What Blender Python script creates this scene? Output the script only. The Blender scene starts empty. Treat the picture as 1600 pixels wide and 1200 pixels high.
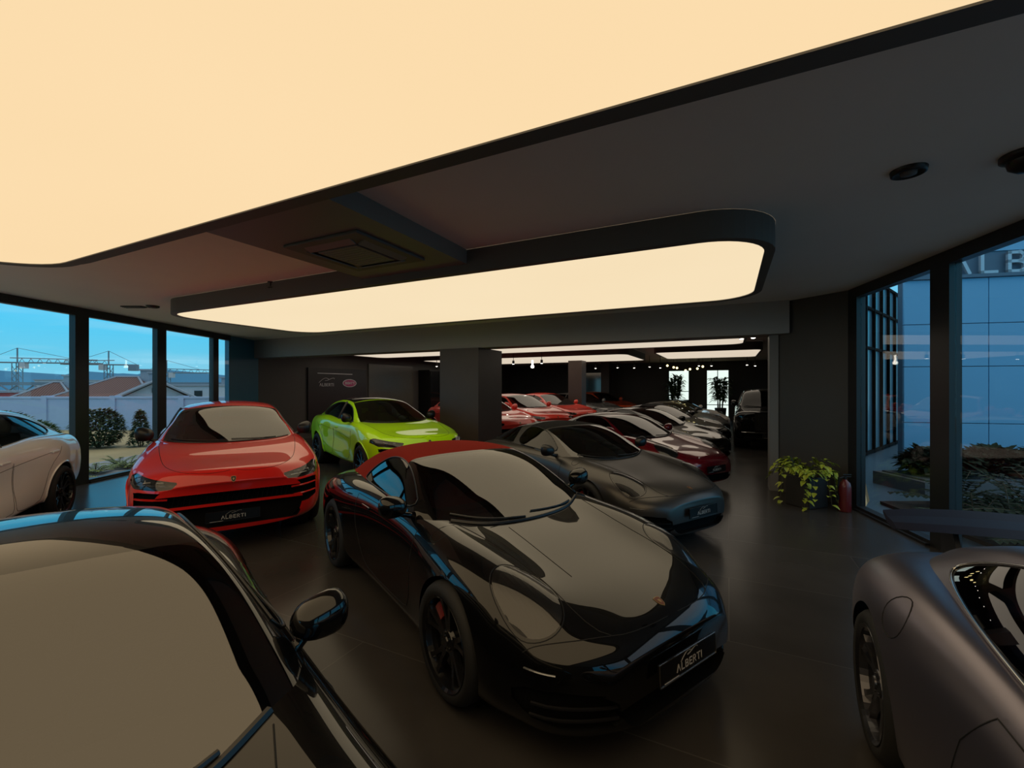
import bpy, bmesh, math, random
import numpy as np
from mathutils import Vector, Matrix
from mathutils.bvhtree import BVHTree
random.seed(7)
rng = np.random.default_rng(7)
scn = bpy.context.scene
COL = scn.collection
PI = math.pi

# ------------------------------------------------------------------ camera, world, exposure
CAM_H, FPX, Y0 = 1.86, 686.0, 606.0
cd = bpy.data.cameras.new('camera'); cam = bpy.data.objects.new('camera', cd); COL.objects.link(cam)
cd.sensor_fit = 'HORIZONTAL'; cd.sensor_width = 36.0; cd.lens = 36.0 * FPX / 1600.0
cd.shift_y = (Y0 - 600.0) / 1600.0
cd.clip_start = 0.05; cd.clip_end = 3000
cam.location = (0, 0, CAM_H); cam.rotation_euler = (PI / 2, 0, 0)
scn.camera = cam
scn.view_settings.view_transform = 'Standard'; scn.view_settings.look = 'None'
scn.view_settings.gamma = 1.0; scn.view_settings.exposure = 0.0
scn.view_settings.use_curve_mapping = False

def make_world():
    w = bpy.data.worlds.new('dusk_sky'); scn.world = w; w.use_nodes = True
    nt = w.node_tree; nt.nodes.clear()
    N = nt.nodes.new; L = nt.links.new
    out = N('ShaderNodeOutputWorld'); bg = N('ShaderNodeBackground')
    tc = N('ShaderNodeTexCoord'); sep = N('ShaderNodeSeparateXYZ'); L(tc.outputs['Generated'], sep.inputs[0])
    cr = N('ShaderNodeValToRGB'); L(sep.outputs['Z'], cr.inputs[0])
    e = cr.color_ramp.elements
    e[0].position = 0.0; e[0].color = (0.24, 0.60, 0.78, 1)
    e[1].position = 1.0; e[1].color = (0.85, 0.80, 0.70, 1)
    for p, c in ((0.05, (0.15, 0.58, 0.80, 1)), (0.12, (0.075, 0.58, 0.90, 1)), (0.30, (0.045, 0.50, 0.92, 1)), (0.50, (0.50, 0.58, 0.68, 1))):
        x = e.new(p); x.color = c
    # soft streaks of cloud
    mp = N('ShaderNodeMapping'); L(tc.outputs['Generated'], mp.inputs[0]); mp.inputs['Scale'].default_value = (1.6, 1.6, 11)
    nz = N('ShaderNodeTexNoise'); L(mp.outputs[0], nz.inputs[0]); nz.inputs['Scale'].default_value = 1.9; nz.inputs['Detail'].default_value = 4
    cr2 = N('ShaderNodeValToRGB'); L(nz.outputs['Fac'], cr2.inputs[0])
    cr2.color_ramp.elements[0].position = 0.52; cr2.color_ramp.elements[0].color = (0, 0, 0, 1)
    cr2.color_ramp.elements[1].position = 0.78; cr2.color_ramp.elements[1].color = (.55, .55, .55, 1)
    mx = N('ShaderNodeMixRGB'); L(cr2.outputs[0], mx.inputs[0]); L(cr.outputs[0], mx.inputs[1]); mx.inputs[2].default_value = (0.45, 0.72, 0.85, 1)
    # pale evening glow low in the sky beyond the far doors
    vm = N('ShaderNodeVectorMath'); vm.operation = 'DOT_PRODUCT'; L(tc.outputs['Generated'], vm.inputs[0]); vm.inputs[1].default_value = (0.42, 0.905, 0.03)
    mr = N('ShaderNodeMapRange'); L(vm.outputs['Value'], mr.inputs[0]); mr.inputs[1].default_value = 0.955; mr.inputs[2].default_value = 0.992
    mx2 = N('ShaderNodeMixRGB'); L(mr.outputs[0], mx2.inputs[0]); L(mx.outputs[0], mx2.inputs[1]); mx2.inputs[2].default_value = (0.86, 0.98, 0.88, 1)
    L(mx2.outputs[0], bg.inputs[0]); bg.inputs[1].default_value = 1.12
    L(bg.outputs[0], out.inputs[0])
make_world()

# ------------------------------------------------------------------ materials
def new_mat(name):
    m = bpy.data.materials.new(name); m.use_nodes = True
    nt = m.node_tree; b = nt.nodes.get('Principled BSDF')
    return m, nt, b

def pbr(name, col, rough=0.5, metal=0.0, coat=0.0, spec=0.5, ior=1.5, coat_rough=0.02, noise=0.0, nscale=6.0, bump=0.0, bscale=60.0):
    m, nt, b = new_mat(name)
    c = (*col, 1)
    b.inputs['Base Color'].default_value = c
    b.inputs['Roughness'].default_value = rough; b.inputs['Metallic'].default_value = metal
    b.inputs['Specular IOR Level'].default_value = spec; b.inputs['IOR'].default_value = ior
    b.inputs['Coat Weight'].default_value = coat; b.inputs['Coat Roughness'].default_value = coat_rough
    tc = nt.nodes.new('ShaderNodeTexCoord')
    nz = nt.nodes.new('ShaderNodeTexNoise'); nz.inputs['Scale'].default_value = nscale; nz.inputs['Detail'].default_value = 3
    nt.links.new(tc.outputs['Object'], nz.inputs[0])
    mx = nt.nodes.new('ShaderNodeMixRGB'); mx.blend_type = 'MULTIPLY'; mx.inputs[0].default_value = 1
    mx.inputs[1].default_value = c
    mr = nt.nodes.new('ShaderNodeMapRange'); mr.inputs[3].default_value = 1 - max(noise, .02); mr.inputs[4].default_value = 1 + max(noise, .02)
    nt.links.new(nz.outputs['Fac'], mr.inputs[0]); nt.links.new(mr.outputs[0], mx.inputs[2]); nt.links.new(mx.outputs[0], b.inputs['Base Color'])
    if bump:
        n2 = nt.nodes.new('ShaderNodeTexNoise'); n2.inputs['Scale'].default_value = bscale
        nt.links.new(tc.outputs['Object'], n2.inputs[0])
        bp = nt.nodes.new('ShaderNodeBump'); bp.inputs['Strength'].default_value = bump; bp.inputs['Distance'].default_value = 0.01
        nt.links.new(n2.outputs['Fac'], bp.inputs['Height']); nt.links.new(bp.outputs[0], b.inputs['Normal'])
    return m

def emit(name, col, s=1.0, vary=None):
    m = bpy.data.materials.new(name); m.use_nodes = True; nt = m.node_tree; nt.nodes.clear()
    o = nt.nodes.new('ShaderNodeOutputMaterial'); e = nt.nodes.new('ShaderNodeEmission')
    e.inputs[0].default_value = (*col, 1); e.inputs[1].default_value = s
    nt.links.new(e.outputs[0], o.inputs[0])
    if vary:
        tc = nt.nodes.new('ShaderNodeTexCoord'); nz = nt.nodes.new('ShaderNodeTexNoise'); nz.inputs['Scale'].default_value = 0.35
        nt.links.new(tc.outputs['Object'], nz.inputs[0])
        mx = nt.nodes.new('ShaderNodeMixRGB'); mx.inputs[1].default_value = (*col, 1); mx.inputs[2].default_value = (*vary, 1)
        nt.links.new(nz.outputs['Fac'], mx.inputs[0]); nt.links.new(mx.outputs[0], e.inputs[0])
    return m

def sheet_glass(name, tint, r0=0.045, rough=0.0):
    """thin glass sheet: Schlick reflection over a tinted clear pane, the same from both sides"""
    m = bpy.data.materials.new(name); m.use_nodes = True; nt = m.node_tree; nt.nodes.clear()
    N = nt.nodes.new; L = nt.links.new
    o = N('ShaderNodeOutputMaterial'); mix = N('ShaderNodeMixShader'); tr = N('ShaderNodeBsdfTransparent'); gl = N('ShaderNodeBsdfGlossy')
    tr.inputs[0].default_value = (*tint, 1); gl.inputs[0].default_value = (1, 1, 1, 1); gl.inputs['Roughness'].default_value = rough
    lw = N('ShaderNodeLayerWeight'); lw.inputs[0].default_value = 0.5
    p = N('ShaderNodeMath'); p.operation = 'POWER'; p.inputs[1].default_value = 5.0; L(lw.outputs['Facing'], p.inputs[0])
    a = N('ShaderNodeMath'); a.operation = 'MULTIPLY_ADD'; a.inputs[1].default_value = 1 - r0; a.inputs[2].default_value = r0; L(p.outputs[0], a.inputs[0])
    L(a.outputs[0], mix.inputs[0]); L(tr.outputs[0], mix.inputs[1]); L(gl.outputs[0], mix.inputs[2]); L(mix.outputs[0], o.inputs[0])
    return m

M = {}
M['panel'] = emit('warm_ceiling_fabric_light', (0.99, 0.74, 0.44), 1.0, (0.95, 0.70, 0.40))
M['panel_pale'] = emit('pale_ceiling_fabric_light', (0.95, 0.78, 0.52), 1.0, (0.92, 0.74, 0.48))
M['panel_far'] = emit('far_ceiling_fabric_light', (0.86, 0.74, 0.58), 0.9, (0.78, 0.66, 0.52))
M['spot'] = emit('spot_lamp', (1.0, 0.93, 0.80), 7.0)
M['ceiling'] = pbr('painted_ceiling', (0.86, 0.80, 0.74), 0.75, noise=.05, nscale=1.2)
M['dark_trim'] = pbr('dark_ceiling_trim', (0.12, 0.115, 0.11), 0.6)
M['dark_trim2'] = pbr('charcoal_trim', (0.20, 0.19, 0.18), 0.5)
M['wall_hall'] = pbr('charcoal_hall_wall', (0.085, 0.08, 0.077), .5, noise=.1)
M['beam'] = pbr('charcoal_beam', (0.34, 0.325, 0.31), .6)
M['wing_navy'] = pbr('dark_navy_wing', (0.012, 0.013, 0.03), .55, spec=.25)
M['wall_dark'] = pbr('charcoal_wall', (0.055, 0.052, 0.05), 0.55, noise=.12, nscale=1.5, bump=.1)
M['pillar_brown'] = pbr('brown_cladding', (0.065, 0.045, 0.038), 0.45, noise=.15, nscale=2.0)
M['black_metal'] = pbr('black_window_metal', (0.015, 0.017, 0.02), 0.35)
M['blue_panel'] = pbr('deep_blue_grey_panel', (0.04, 0.17, 0.27), 0.4)
M['window_glass'] = sheet_glass('window_glass', (0.965, 0.985, 0.99), 0.025)
M['car_glass'] = sheet_glass('tinted_car_glass', (0.16, 0.16, 0.155), 0.125)
M['car_glass_side'] = sheet_glass('dark_side_glass', (0.10, 0.11, 0.12), 0.06)
M['car_glass_dark'] = sheet_glass('very_dark_car_glass', (0.10, 0.10, 0.10), 0.03)
M['lens'] = sheet_glass('headlight_lens', (0.80, 0.80, 0.80), 0.055)
M['rubber'] = pbr('tyre_rubber', (0.012, 0.012, 0.012), 0.75, bump=.1)
M['rim'] = pbr('black_rim', (0.012, 0.012, 0.013), 0.25, metal=0.4, coat=.6)
M['rim_silver'] = pbr('satin_rim', (0.10, 0.10, 0.11), 0.28, metal=0.9)
M['disc'] = pbr('brake_disc_steel', (0.10, 0.10, 0.10), 0.35, metal=0.9)
M['caliper'] = pbr('red_caliper', (0.25, 0.012, 0.01), 0.3, coat=.5)
M['trim_black'] = pbr('black_plastic', (0.008, 0.008, 0.009), 0.35)
M['gap'] = pbr('panel_gap_shadow_rubber', (0.003, 0.003, 0.003), 0.8)
M['interior'] = pbr('dark_leather', (0.014, 0.012, 0.012), 0.6, bump=.2)
M['interior_red'] = pbr('oxblood_leather', (0.10, 0.010, 0.012), 0.55, bump=.2)
M['chrome'] = pbr('chrome', (0.75, 0.74, 0.72), 0.12, metal=1.0)
M['lamp_part'] = pbr('lamp_reflector', (0.30, 0.31, 0.32), 0.2, metal=.8)
M['bucket'] = pbr('lamp_bucket', (0.012, 0.012, 0.013), 0.3)
M['void'] = pbr('deep_grille_black', (0.004, 0.004, 0.004), 0.9, spec=.1)
M['plate'] = pbr('black_show_plate', (0.004, 0.004, 0.005), 0.3)
M['plate_text'] = pbr('silver_lettering', (0.55, 0.53, 0.50), 0.4)
M['gold'] = pbr('badge_gold', (0.34, 0.26, 0.13), 0.4, metal=.6)
M['badge_red'] = pbr('badge_enamel_red', (0.13, 0.03, 0.02), 0.4)
M['tail_red'] = pbr('tail_lamp_red', (0.20, 0.006, 0.008), 0.15, coat=1)
M['black_paint'] = pbr('gloss_black_paint', (0.0028, 0.0028, 0.003), 0.3, coat=1.0, spec=.05, coat_rough=.004)
M['black_met'] = pbr('black_metallic_paint', (0.010, 0.010, 0.011), 0.25, metal=.3, coat=1.0, coat_rough=.006)
M['grey_matte'] = pbr('matte_grey_paint', (0.10, 0.096, 0.092), 0.33, metal=.75, spec=.5)
M['navy_satin'] = pbr('satin_navy_paint', (0.28, 0.255, 0.30), 0.33, metal=.92, spec=.5)
M['dark_red'] = pbr('dark_red_paint', (0.17, 0.004, 0.012), 0.15, metal=.2, coat=1.0, coat_rough=.006)
M['red'] = pbr('bright_red_paint', (0.72, 0.016, 0.012), 0.35, coat=1.0, spec=.2, coat_rough=.006)
M['red_coral'] = pbr('coral_red_paint', (0.80, 0.05, 0.03), 0.3, coat=1.0, coat_rough=.006)
M['lime'] = pbr('lime_green_paint', (0.50, 0.95, 0.003), 0.4, coat=1.0, spec=.1, coat_rough=.006)
M['white'] = pbr('pearl_white_paint', (0.93, 0.88, 0.82), 0.3, coat=1.0, coat_rough=.006)
M['silver'] = pbr('silver_paint', (0.30, 0.30, 0.30), 0.22, metal=.5, coat=1.0)
M['orange'] = pbr('orange_paint', (0.75, 0.09, 0.02), 0.2, coat=1.0)
M['top_red'] = pbr('red_canvas_top', (0.31, 0.028, 0.018), 0.95, noise=.08, nscale=30, bump=.25, bscale=400, spec=.05)
M['top_black'] = pbr('black_canvas_top', (0.008, 0.008, 0.008), 0.85, bump=.2, bscale=400, spec=.2)

# ------------------------------------------------------------------ mesh helpers
def mesh_of(name, verts, faces, mats=(), smooth=False, idx=None, normals=None):
    me = bpy.data.meshes.new(name)
    me.from_pydata([tuple(v) for v in verts], [], [tuple(f) for f in faces])
    for m in mats: me.materials.append(m)
    if idx is not None: me.polygons.foreach_set('material_index', list(idx))
    if smooth: me.polygons.foreach_set('use_smooth', [True] * len(me.polygons))
    me.update()
    if normals is not None and smooth:
        me.normals_split_custom_set_from_vertices([tuple(n) for n in normals])
    return me

def obj(name, me, parent=None, loc=None, rot=None, mat=None):
    o = bpy.data.objects.new(name, me); COL.objects.link(o)
    if parent is not None: o.parent = parent
    if loc is not None: o.location = loc
    if rot is not None: o.rotation_euler = rot
    if mat is not None:
        if len(me.materials) == 0: me.materials.append(mat)
        if me.materials[0] is not mat:
            o.material_slots[0].link = 'OBJECT'; o.material_slots[0].material = mat
    return o

def empty(name, loc=(0, 0, 0), rz=0.0):
    o = bpy.data.objects.new(name, None); COL.objects.link(o); o.location = loc; o.rotation_euler = (0, 0, rz)
    o.empty_display_size = .1
    return o

def tag(o, label, cat, group=None, kind=None):
    o['label'] = label; o['category'] = cat
    if group: o['group'] = group
    if kind: o['kind'] = kind
    return o

def structure(o): o['kind'] = 'structure'; return o

class MB:
    """collects verts and faces of one mesh"""
    def __init__(s): s.v = []; s.f = []; s.m = []
    def add(s, vs, fs, mi=0):
        n = len(s.v); s.v += [tuple(v) for v in vs]; s.f += [tuple(i + n for i in f) for f in fs]; s.m += [mi] * len(fs); return s
    def box(s, lo, hi, mi=0, mat=None):
        x0, y0, z0 = lo; x1, y1, z1 = hi
        vs = [(x0,y0,z0),(x1,y0,z0),(x1,y1,z0),(x0,y1,z0),(x0,y0,z1),(x1,y0,z1),(x1,y1,z1),(x0,y1,z1)]
        if mat is not None: vs = [mat @ Vector(v) for v in vs]
        return s.add(vs, [(0,3,2,1),(4,5,6,7),(0,1,5,4),(1,2,6,5),(2,3,7,6),(3,0,4,7)], mi)
    def rbox(s, c, size, r=.02, mi=0, seg=2, mat=None):
        bm = bmesh.new(); bmesh.ops.create_cube(bm, size=1)
        for v in bm.verts: v.co = Vector((v.co.x*size[0], v.co.y*size[1], v.co.z*size[2]))
        bmesh.ops.bevel(bm, geom=bm.edges[:], offset=r, segments=seg, profile=.5, affect='EDGES')
        for v in bm.verts: v.co = v.co + Vector(c)
        if mat is not None:
            for v in bm.verts: v.co = mat @ v.co
        bm.verts.index_update(); s.add([v.co for v in bm.verts], [[v.index for v in f.verts] for f in bm.faces], mi); bm.free(); return s
    def tube(s, pts, r, n=6, mi=0, cap=True):
        pts = [Vector(p) for p in pts]; rs = r if hasattr(r, '__len__') else [r] * len(pts)
        vs = []; k = len(pts); up = Vector((0, 0, 1))
        for i, p in enumerate(pts):
            t = (pts[min(i+1, k-1)] - pts[max(i-1, 0)]).normalized()
            a = t.cross(up)
            if a.length < .05: a = t.cross(Vector((1, 0, 0)))
            a.normalize(); b = a.cross(t)
            for j in range(n):
                an = 2*PI*j/n; vs.append(p + (a*math.cos(an) + b*math.sin(an)) * rs[i])
        fs = []
        for i in range(k-1):
            for j in range(n): fs.append((i*n+j, i*n+(j+1) % n, (i+1)*n+(j+1) % n, (i+1)*n+j))
        if cap: fs += [tuple(range(n-1, -1, -1)), tuple(range((k-1)*n, k*n))]
        return s.add(vs, fs, mi)
    def lathe(s, prof, n=40, axis='y', mi=0, c=(0,0,0)):
        vs = []
        for (r, h) in prof:
            for j in range(n):
                a = 2*PI*j/n
                if axis == 'y': vs.append((c[0]+r*math.cos(a), c[1]+h, c[2]+r*math.sin(a)))
                else: vs.append((c[0]+r*math.cos(a), c[1]+r*math.sin(a), c[2]+h))
        fs = []
        for i in range(len(prof)-1):
            for j in range(n): fs.append((i*n+j, i*n+(j+1) % n, (i+1)*n+(j+1) % n, (i+1)*n+j))
        return s.add(vs, fs, mi)
    def prism(s, poly, z0, z1, mi=0, mat=None):
        n = len(poly); vs = [(p[0], p[1], z0) for p in poly] + [(p[0], p[1], z1) for p in poly]
        if mat is not None: vs = [mat @ Vector(v) for v in vs]
        fs = [tuple(range(n-1, -1, -1)), tuple(range(n, 2*n))] + [(i, (i+1) % n, (i+1) % n + n, i+n) for i in range(n)]
        return s.add(vs, fs, mi)
    def ball(s, c, r, nu=14, nv=10, mi=0, p=1.0):
        vs = []; fs = []
        rr = r if hasattr(r, '__len__') else (r, r, r)
        f = lambda t: math.copysign(abs(t)**p, t)
        for i in range(nv+1):
            th = PI*i/nv
            for j in range(nu):
                ph = 2*PI*j/nu
                vs.append((c[0]+rr[0]*f(math.sin(th))*f(math.cos(ph)), c[1]+rr[1]*f(math.sin(th))*f(math.sin(ph)), c[2]+rr[2]*f(math.cos(th))))
        for i in range(nv):
            for j in range(nu): fs.append((i*nu+j, (i+1)*nu+j, (i+1)*nu+(j+1) % nu, i*nu+(j+1) % nu))
        return s.add(vs, fs, mi)
    def mesh(s, name, mats=(), smooth=False): return mesh_of(name, s.v, s.f, mats, smooth, s.m)
    def build(s, name, mats, parent=None, smooth=False, loc=None, rot=None):
        if not isinstance(mats, (list, tuple)): mats = [mats]
        return obj(name, s.mesh(name, mats, smooth), parent, loc, rot)

def chaikin(poly, it=2, closed=True):
    p = [tuple(map(float, q)) for q in poly]
    for _ in range(it):
        q = []; n = len(p)
        for i in range(n if closed else n-1):
            a, b = p[i], p[(i+1) % n]
            q.append(tuple(.75*x+.25*y for x, y in zip(a, b))); q.append(tuple(.25*x+.75*y for x, y in zip(a, b)))
        if not closed: q = [p[0]] + q + [p[-1]]
        p = q
    return p

def poly_sd(px, py, poly):
    """signed distance to a polygon, positive inside"""
    P = np.asarray(poly, float); n = len(P)
    d = np.full(px.shape, 1e9); ins = np.zeros(px.shape, bool)
    for i in range(n):
        ax, ay = P[i]; bx, by = P[(i+1) % n]
        ex, ey = bx-ax, by-ay; wx, wy = px-ax, py-ay
        t = np.clip((wx*ex+wy*ey)/(ex*ex+ey*ey+1e-12), 0, 1)
        d = np.minimum(d, np.hypot(wx-ex*t, wy-ey*t))
        c = ((ay > py) != (by > py)) & (px < (bx-ax)*(py-ay)/(by-ay+1e-12)+ax)
        ins ^= c
    return np.where(ins, d, -d)

def basis(n, deg, t):
    kn = np.concatenate([np.zeros(deg), np.linspace(0, 1, n-deg+1), np.ones(deg)])
    t = np.clip(np.asarray(t, float), 0, 1-1e-9)
    B = np.zeros((len(t), len(kn)-1))
    for i in range(len(kn)-1): B[:, i] = (kn[i] <= t) & (t < kn[i+1])
    for d in range(1, deg+1):
        nb = np.zeros((len(t), len(kn)-1-d))
        for i in range(len(kn)-1-d):
            a = kn[i+d]-kn[i]; b = kn[i+d+1]-kn[i+1]
            if a > 0: nb[:, i] += (t-kn[i])/a*B[:, i]
            if b > 0: nb[:, i] += (kn[i+d+1]-t)/b*B[:, i+1]
        B = nb
    grev = np.array([kn[i+1:i+deg+1].mean() for i in range(n)])
    return B, grev

def loft(st, nx, ny, deg=3, cap0=True, cap1=True):
    """surface through stations st[k][i] = (x,y,z), mirrored in y; returns verts, faces (outward)"""
    S = np.array(st, float)                         # K, n, 3
    K, n, _ = S.shape
    B0, g = basis(K, 3, [0]); Bg, _ = basis(K, 3, g)
    Cn = np.linalg.solve(Bg, S.reshape(K, -1))       # interpolate along the length
    Bx, _ = basis(K, 3, np.linspace(0, 1, nx))
    R = (Bx @ Cn).reshape(nx, n, 3)
    By, _ = basis(n, deg, np.linspace(0, 1, ny))
    H = np.einsum('mi,kic->kmc', By, R)              # nx, ny, 3
    H[:, 0, 1] = 0; H[:, -1, 1] = 0
    mir = H[:, -2:0:-1, :].copy(); mir[..., 1] *= -1
    G = np.concatenate([H, mir], 1)                  # closed rings
    m = G.shape[1]
    V = G.reshape(-1, 3).tolist(); F = []
    for k in range(nx-1):
        for j in range(m):
            j2 = (j+1) % m
            F.append((k*m+j, (k+1)*m+j, (k+1)*m+j2, k*m+j2))
    for cap, k, flip in ((cap0, 0, False), (cap1, nx-1, True)):
        if not cap: continue
        base = k*m
        for j in range(ny-1):                        # strips between the left and right half rings
            a, b = base+j, base+j+1
            a2 = base+(m-j) % m; b2 = base+(m-j-1) % m
            f = [a, b, b2, a2]
            f = [q for i, q in enumerate(f) if q not in f[:i]]
            if len(f) >= 3: F.append(tuple(f if not flip else f[::-1]))
    return V, F

def cut_bm(bm, fn):
    bm.verts.index_update()
    co = np.array([v.co[:] for v in bm.verts]); val = fn(co)
    val = np.where(np.abs(val) < 2e-5, 2e-5, val)
    new = []
    for e in list(bm.edges):
        a, b = e.verts; fa, fb = val[a.index], val[b.index]
        if fa*fb < 0:
            t = fa/(fa-fb); new.append((e, a, t))
    nv = []
    for e, a, t in new:
        _, v = bmesh.utils.edge_split(e, a, float(min(max(t, .01), .99))); nv.append(v)
    if nv: bmesh.ops.connect_verts(bm, verts=nv)
    bm.verts.index_update()

class Shell:
    """a dense surface that is cut along region outlines and split into part meshes"""
    def __init__(s, V, F):
        s.V, s.F = V, F
        s.bvh = BVHTree.FromPolygons([Vector(v) for v in V], F)
        s.regions = []
    def region(s, name, fn, cut=True): s.regions.append((name, fn, cut))
    def split(s):
        bm = bmesh.new()
        vs = [bm.verts.new(v) for v in s.V]
        for f in s.F:
            try: bm.faces.new([vs[i] for i in f])
            except ValueError: pass
        bmesh.ops.recalc_face_normals(bm, faces=bm.faces[:])
        for n, fn, c in s.regions:
            if c: cut_bm(bm, fn)
        bm.normal_update()
        fc = np.array([f.calc_center_median()[:] for f in bm.faces])
        owner = np.full(len(fc), -1)
        for i, (n, fn, c) in enumerate(s.regions):
            v = fn(fc); owner[(owner < 0) & (v > 0)] = i
        out = {}
        faces = list(bm.faces)
        for i in list(range(len(s.regions))) + [-1]:
            ids = np.nonzero(owner == i)[0]
            if not len(ids): continue
            mp = {}; V = []; F = []; Nn = []
            for k in ids:
                f = []
                for v in faces[k].verts:
                    if v.index not in mp: mp[v.index] = len(V); V.append(v.co.copy()); Nn.append(v.normal.copy())
                    f.append(mp[v.index])
                F.append(f)
            nm = s.regions[i][0] if i >= 0 else 'rest'
            if nm in out:
                o = out[nm]; b = len(o[0]); o[0].extend(V); o[1].extend([[q+b for q in f] for f in F]); o[2].extend(Nn)
            else: out[nm] = (V, F, Nn)
        bm.free(); return out
    def ray(s, o, d):
        h = s.bvh.ray_cast(Vector(o), Vector(d).normalized())
        if h[0] is None: return None
        n = h[1] if h[1].dot(Vector(d)) <= 0 else -h[1]
        return (h[0], n)

def side_split(part, sgn):
    V, F, N = part; keep = [f for f in F if sum(V[i].y for i in f)*sgn > 0]
    mp = {}; v2 = []; n2 = []; f2 = []
    for f in keep:
        g = []
        for i in f:
            if i not in mp: mp[i] = len(v2); v2.append(V[i]); n2.append(N[i])
            g.append(mp[i])
        f2.append(g)
    return v2, f2, n2

def part_mesh(name, part, mat): return mesh_of(name, part[0], part[1], [mat] if mat else [], True, None, part[2])

def recess(part, off, scale_n=0.0):
    """push a cut-out surface inward and add the walls around it"""
    V, F, N = part; V = [v.copy() for v in V]; n = len(V)
    cnt = {}
    for f in F:
        for i in range(len(f)):
            a, b = f[i], f[(i+1) % len(f)]; cnt.setdefault((min(a, b), max(a, b)), []).append((a, b))
    inner = [v + Vector(off) - N[i]*scale_n for i, v in enumerate(V)]
    F2 = [[i+n for i in f] for f in F]
    for k, l in cnt.items():
        if len(l) == 1: a, b = l[0]; F2.append([b, a, a+n, b+n][::-1])
    return V + inner, F2, None

def surf_tube(sh, pts, r=.003, lift=0.0, n=5):
    """thin bead following points that lie on a shell"""
    mb = MB(); mb.tube([p + nn*lift for p, nn in pts], r, n); return mb

def resample(poly, step, closed=True):
    P = [Vector(p) for p in poly]; out = []
    k = len(P)
    for i in range(k if closed else k-1):
        a, b = P[i], P[(i+1) % k]; m = max(1, int((b-a).length/step))
        out += [a.lerp(b, j/m) for j in range(m)]
    out.append(P[0] if closed else P[-1])
    return out

# ------------------------------------------------------------------ shared car pieces
GLY = {'A': [[(0,0),(.4,1),(.8,0)]], 'L': [[(0,1),(0,0),(.6,0)]],
 'B': [[(0,.53),(.45,.53),(.6,.65),(.6,.87),(.45,1),(0,1),(0,0),(.5,0),(.66,.14),(.66,.4),(.45,.53)]],
 'E': [[(.6,1),(0,1),(0,0),(.6,0)],[(0,.5),(.5,.5)]], 'R': [[(0,0),(0,1),(.45,1),(.62,.87),(.62,.63),(.45,.5),(0,.5)],[(.3,.5),(.66,0)]],
 'T': [[(0,1),(.8,1)],[(.4,1),(.4,0)]], 'I': [[(0,0),(0,1)]],
 'U': [[(0,1),(0,.2),(.15,0),(.45,0),(.6,.2),(.6,1)]], 'G': [[(.62,.85),(.45,1),(.15,1),(0,.8),(0,.2),(.15,0),(.45,0),(.62,.2),(.62,.5),(.35,.5)]]}
GW = {'A': .8, 'L': .6, 'B': .66, 'E': .6, 'R': .66, 'T': .8, 'I': 0, 'U': .6, 'G': .62}

def strokes_word(word, h, gap=.32, solid_a=False):
    out = []; x = 0
    for ch in word:
        for s in GLY[ch]: out.append([((p[0]+x)*h, p[1]*h) for p in s])
        if ch == 'A' and solid_a: out.append([((x+.16)*h, .38*h), ((x+.64)*h, .38*h)])
        x += GW[ch] + gap
    w = (x-gap)*h
    return [[(p[0]-w/2, p[1]) for p in s] for s in out], w

def logo_strokes(w):
    a = [(0,0),(.10,.085),(.22,.17),(.35,.235),(.47,.25),(.58,.22),(.66,.17)]
    b = [(.40,.11),(.52,.12),(.62,.15),(.75,.21),(.88,.25),(1.0,.25),(1.0,.21)]
    return [[((p[0]-.5)*w, p[1]*w) for p in chaikin(s, 2, False)] for s in (a, b)]

def stroke_mesh(mb, strokes, wd, to3, mi=0, th=.002):
    """flat raised strokes; to3(u,v,depth) gives the point in space"""
    for s in strokes:
        for i in range(len(s)-1):
            (a, b), (c, d) = s[i], s[i+1]; L = math.hypot(c-a, d-b)
            if L < 1e-6: continue
            ux, uy = (c-a)/L*wd/2, (d-b)/L*wd/2; nx, ny = -uy, ux
            q = [(a-ux-nx, b-uy-ny), (c+ux-nx, d+uy-ny), (c+ux+nx, d+uy+ny), (a-ux+nx, b-uy+ny)]
            vs = [to3(p[0], p[1], 0) for p in q] + [to3(p[0], p[1], th) for p in q]
            mb.add(vs, [(4,5,6,7),(0,1,5,4),(1,2,6,5),(2,3,7,6),(3,0,4,7)], mi)

class Template:
    def __init__(s): s.parts = []
    def add(s, name, me, mat=None, parent=None, loc=None, rot=None, label=None, key=None):
        s.parts.append(dict(name=name, me=me, mat=mat, parent=parent, loc=loc, rot=rot, label=label)); return len(s.parts)-1
    def spawn(s, root, mats, skip=(), only=None):
        made = {}
        for i, p in enumerate(s.parts):
            if p['name'] in skip: continue
            if p['parent'] is not None and p['parent'] not in made: continue
            if only and p['name'] not in only: continue
            m = mats.get(p['mat'], None) if p['mat'] else None
            m = m or M.get(p['mat'])
            par = root if p['parent'] is None else made[p['parent']]
            o = obj(p['name'], p['me'], par, p['loc'], p['rot'], m)
            if p['label']: o['label'] = p['label']
            made[i] = o
        return made

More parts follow.
